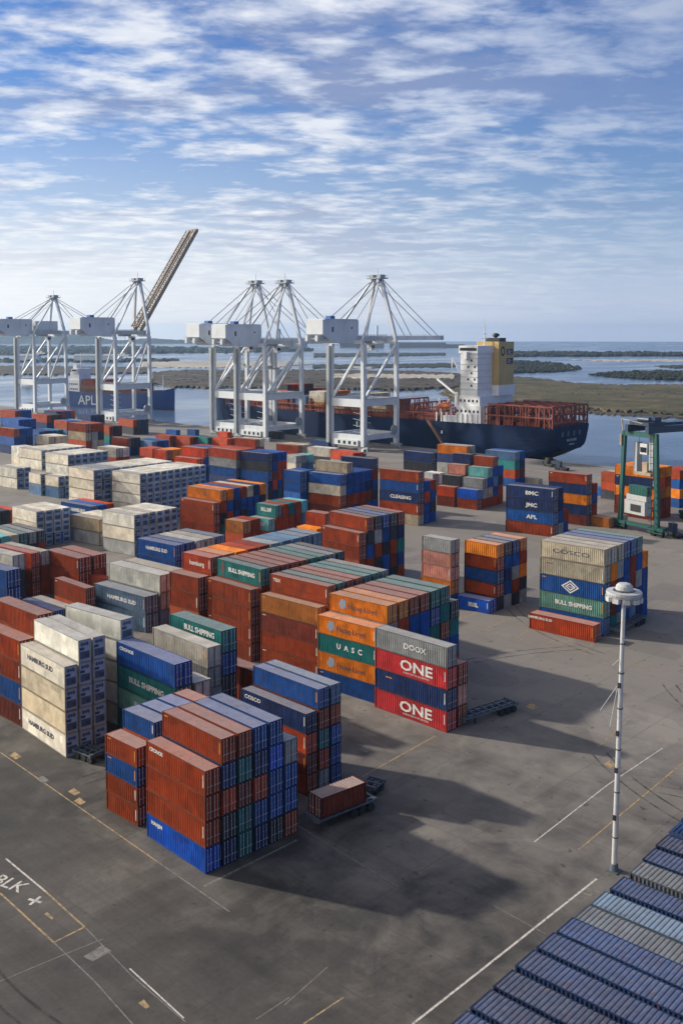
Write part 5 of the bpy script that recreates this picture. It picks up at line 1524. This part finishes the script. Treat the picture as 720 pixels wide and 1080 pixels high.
shade = ramp(nt, thick, [(.44, (.72, .73, .75, 1)), (.51, (.50, .54, .64, 1)), (.59, (.22, .27, .42, 1))])
skyc = mix(nt, 1.0, sky.outputs['Color'], (.026, .045, .082, 1), 'MULTIPLY')
hz = ramp(nt, zz, [(0.0, .85), (.05, .62), (.13, .20), (.28, 0.0)])          # dust and far cloud whiten the horizon
skyc = mix(nt, hz, skyc, (.50, .56, .72, 1))
covh = mth(nt, 'MULTIPLY', cov, ramp(nt, zz, [(0.0, .25), (.05, .55), (.12, 1.0)]))
# unseen bright veil added to fill long sides, opposite quarter cleared to dim doors
dveil = N(nt, 'ShaderNodeVectorMath', operation='DOT_PRODUCT'); nt.links.new(tc, dveil.inputs[0])
ga = math.radians(140); dveil.inputs[1].default_value = (math.cos(ga) * .93, math.sin(ga) * .93, .36)
veil = ramp(nt, dveil.outputs['Value'], [(.30, 0), (.62, .35), (.97, 1)])
dopp = mth(nt, 'MULTIPLY', dveil.outputs['Value'], -1.0)
covh = mth(nt, 'MULTIPLY', covh, ramp(nt, dopp, [(.0, 1.0), (.40, .15)]))
final = mix(nt, mth(nt, 'MULTIPLY', covh, .9), skyc, shade)
hsun = N(nt, 'ShaderNodeVectorMath', operation='DOT_PRODUCT'); nt.links.new(tc, hsun.inputs[0]); hsun.inputs[1].default_value = (math.cos(SUN_AZ), math.sin(SUN_AZ), 0)
glow = mth(nt, 'MULTIPLY', ramp(nt, hsun.outputs['Value'], [(.12, 0), (.45, .55), (.70, .95)]), ramp(nt, zz, [(.0, .95), (.05, .75), (.12, .28), (.22, 0)]))
final = mix(nt, glow, final, (.86, .85, .82, 1))
final = mix(nt, veil, final, (1.35, 1.24, 1.05, 1))
nt.links.new(final, bg.inputs['Color']); bg.inputs['Strength'].default_value = 1.0

sun = bpy.data.lights.new('sun', 'SUN'); sun.energy = 4.4; sun.angle = math.radians(1.8); sun.color = (1.0, .92, .79)
so = bpy.data.objects.new('sun', sun); COL.objects.link(so)
to_sun = Vector((math.cos(SUN_EL) * math.cos(SUN_AZ), math.cos(SUN_EL) * math.sin(SUN_AZ), math.sin(SUN_EL)))
so.rotation_euler = to_sun.to_track_quat('Z', 'Y').to_euler(); so.location = (0, 200, 300)

HAZE = True
if HAZE:
    mb = MB(); mb.box(-400, 7700, -2200, 7700, WZ - 8.0, 125)
    m = bpy.data.materials.new('haze_air'); m.use_nodes = True; hn = m.node_tree; hn.nodes.clear()
    vo = hn.nodes.new('ShaderNodeVolumePrincipled'); vo.inputs['Density'].default_value = .00008; vo.inputs['Color'].default_value = (.48, .72, 1.0, 1); vo.inputs['Anisotropy'].default_value = .6
    ou = hn.nodes.new('ShaderNodeOutputMaterial'); hn.links.new(vo.outputs[0], ou.inputs['Volume'])
    ho = mb.build('haze', m); ho['kind'] = 'stuff'
    SC.cycles.volume_step_rate = 1.0

# ------------------------------------------------------------------ camera
cam = bpy.data.cameras.new('camera'); co = bpy.data.objects.new('camera', cam); COL.objects.link(co)
cam.sensor_fit = 'VERTICAL'; cam.sensor_height = 36.0; cam.sensor_width = 24.0; cam.lens = FPX / H0 * 36.0
cam.shift_y = -(H0 / 2 - PY) / H0; cam.clip_end = 30000; cam.clip_start = .5
rm = Matrix((R_, U_, -F_)).transposed().to_4x4(); rm.translation = CAM
co.matrix_world = rm
SC.camera = co
SC.view_settings.view_transform = 'Standard'; SC.view_settings.look = 'None'; SC.view_settings.gamma = 1; SC.view_settings.exposure = .42; SC.view_settings.use_curve_mapping = False
SC.cycles.use_denoising = True; SC.cycles.max_bounces = 6; SC.cycles.diffuse_bounces = 3; SC.cycles.glossy_bounces = 3; SC.cycles.volume_bounces = 0
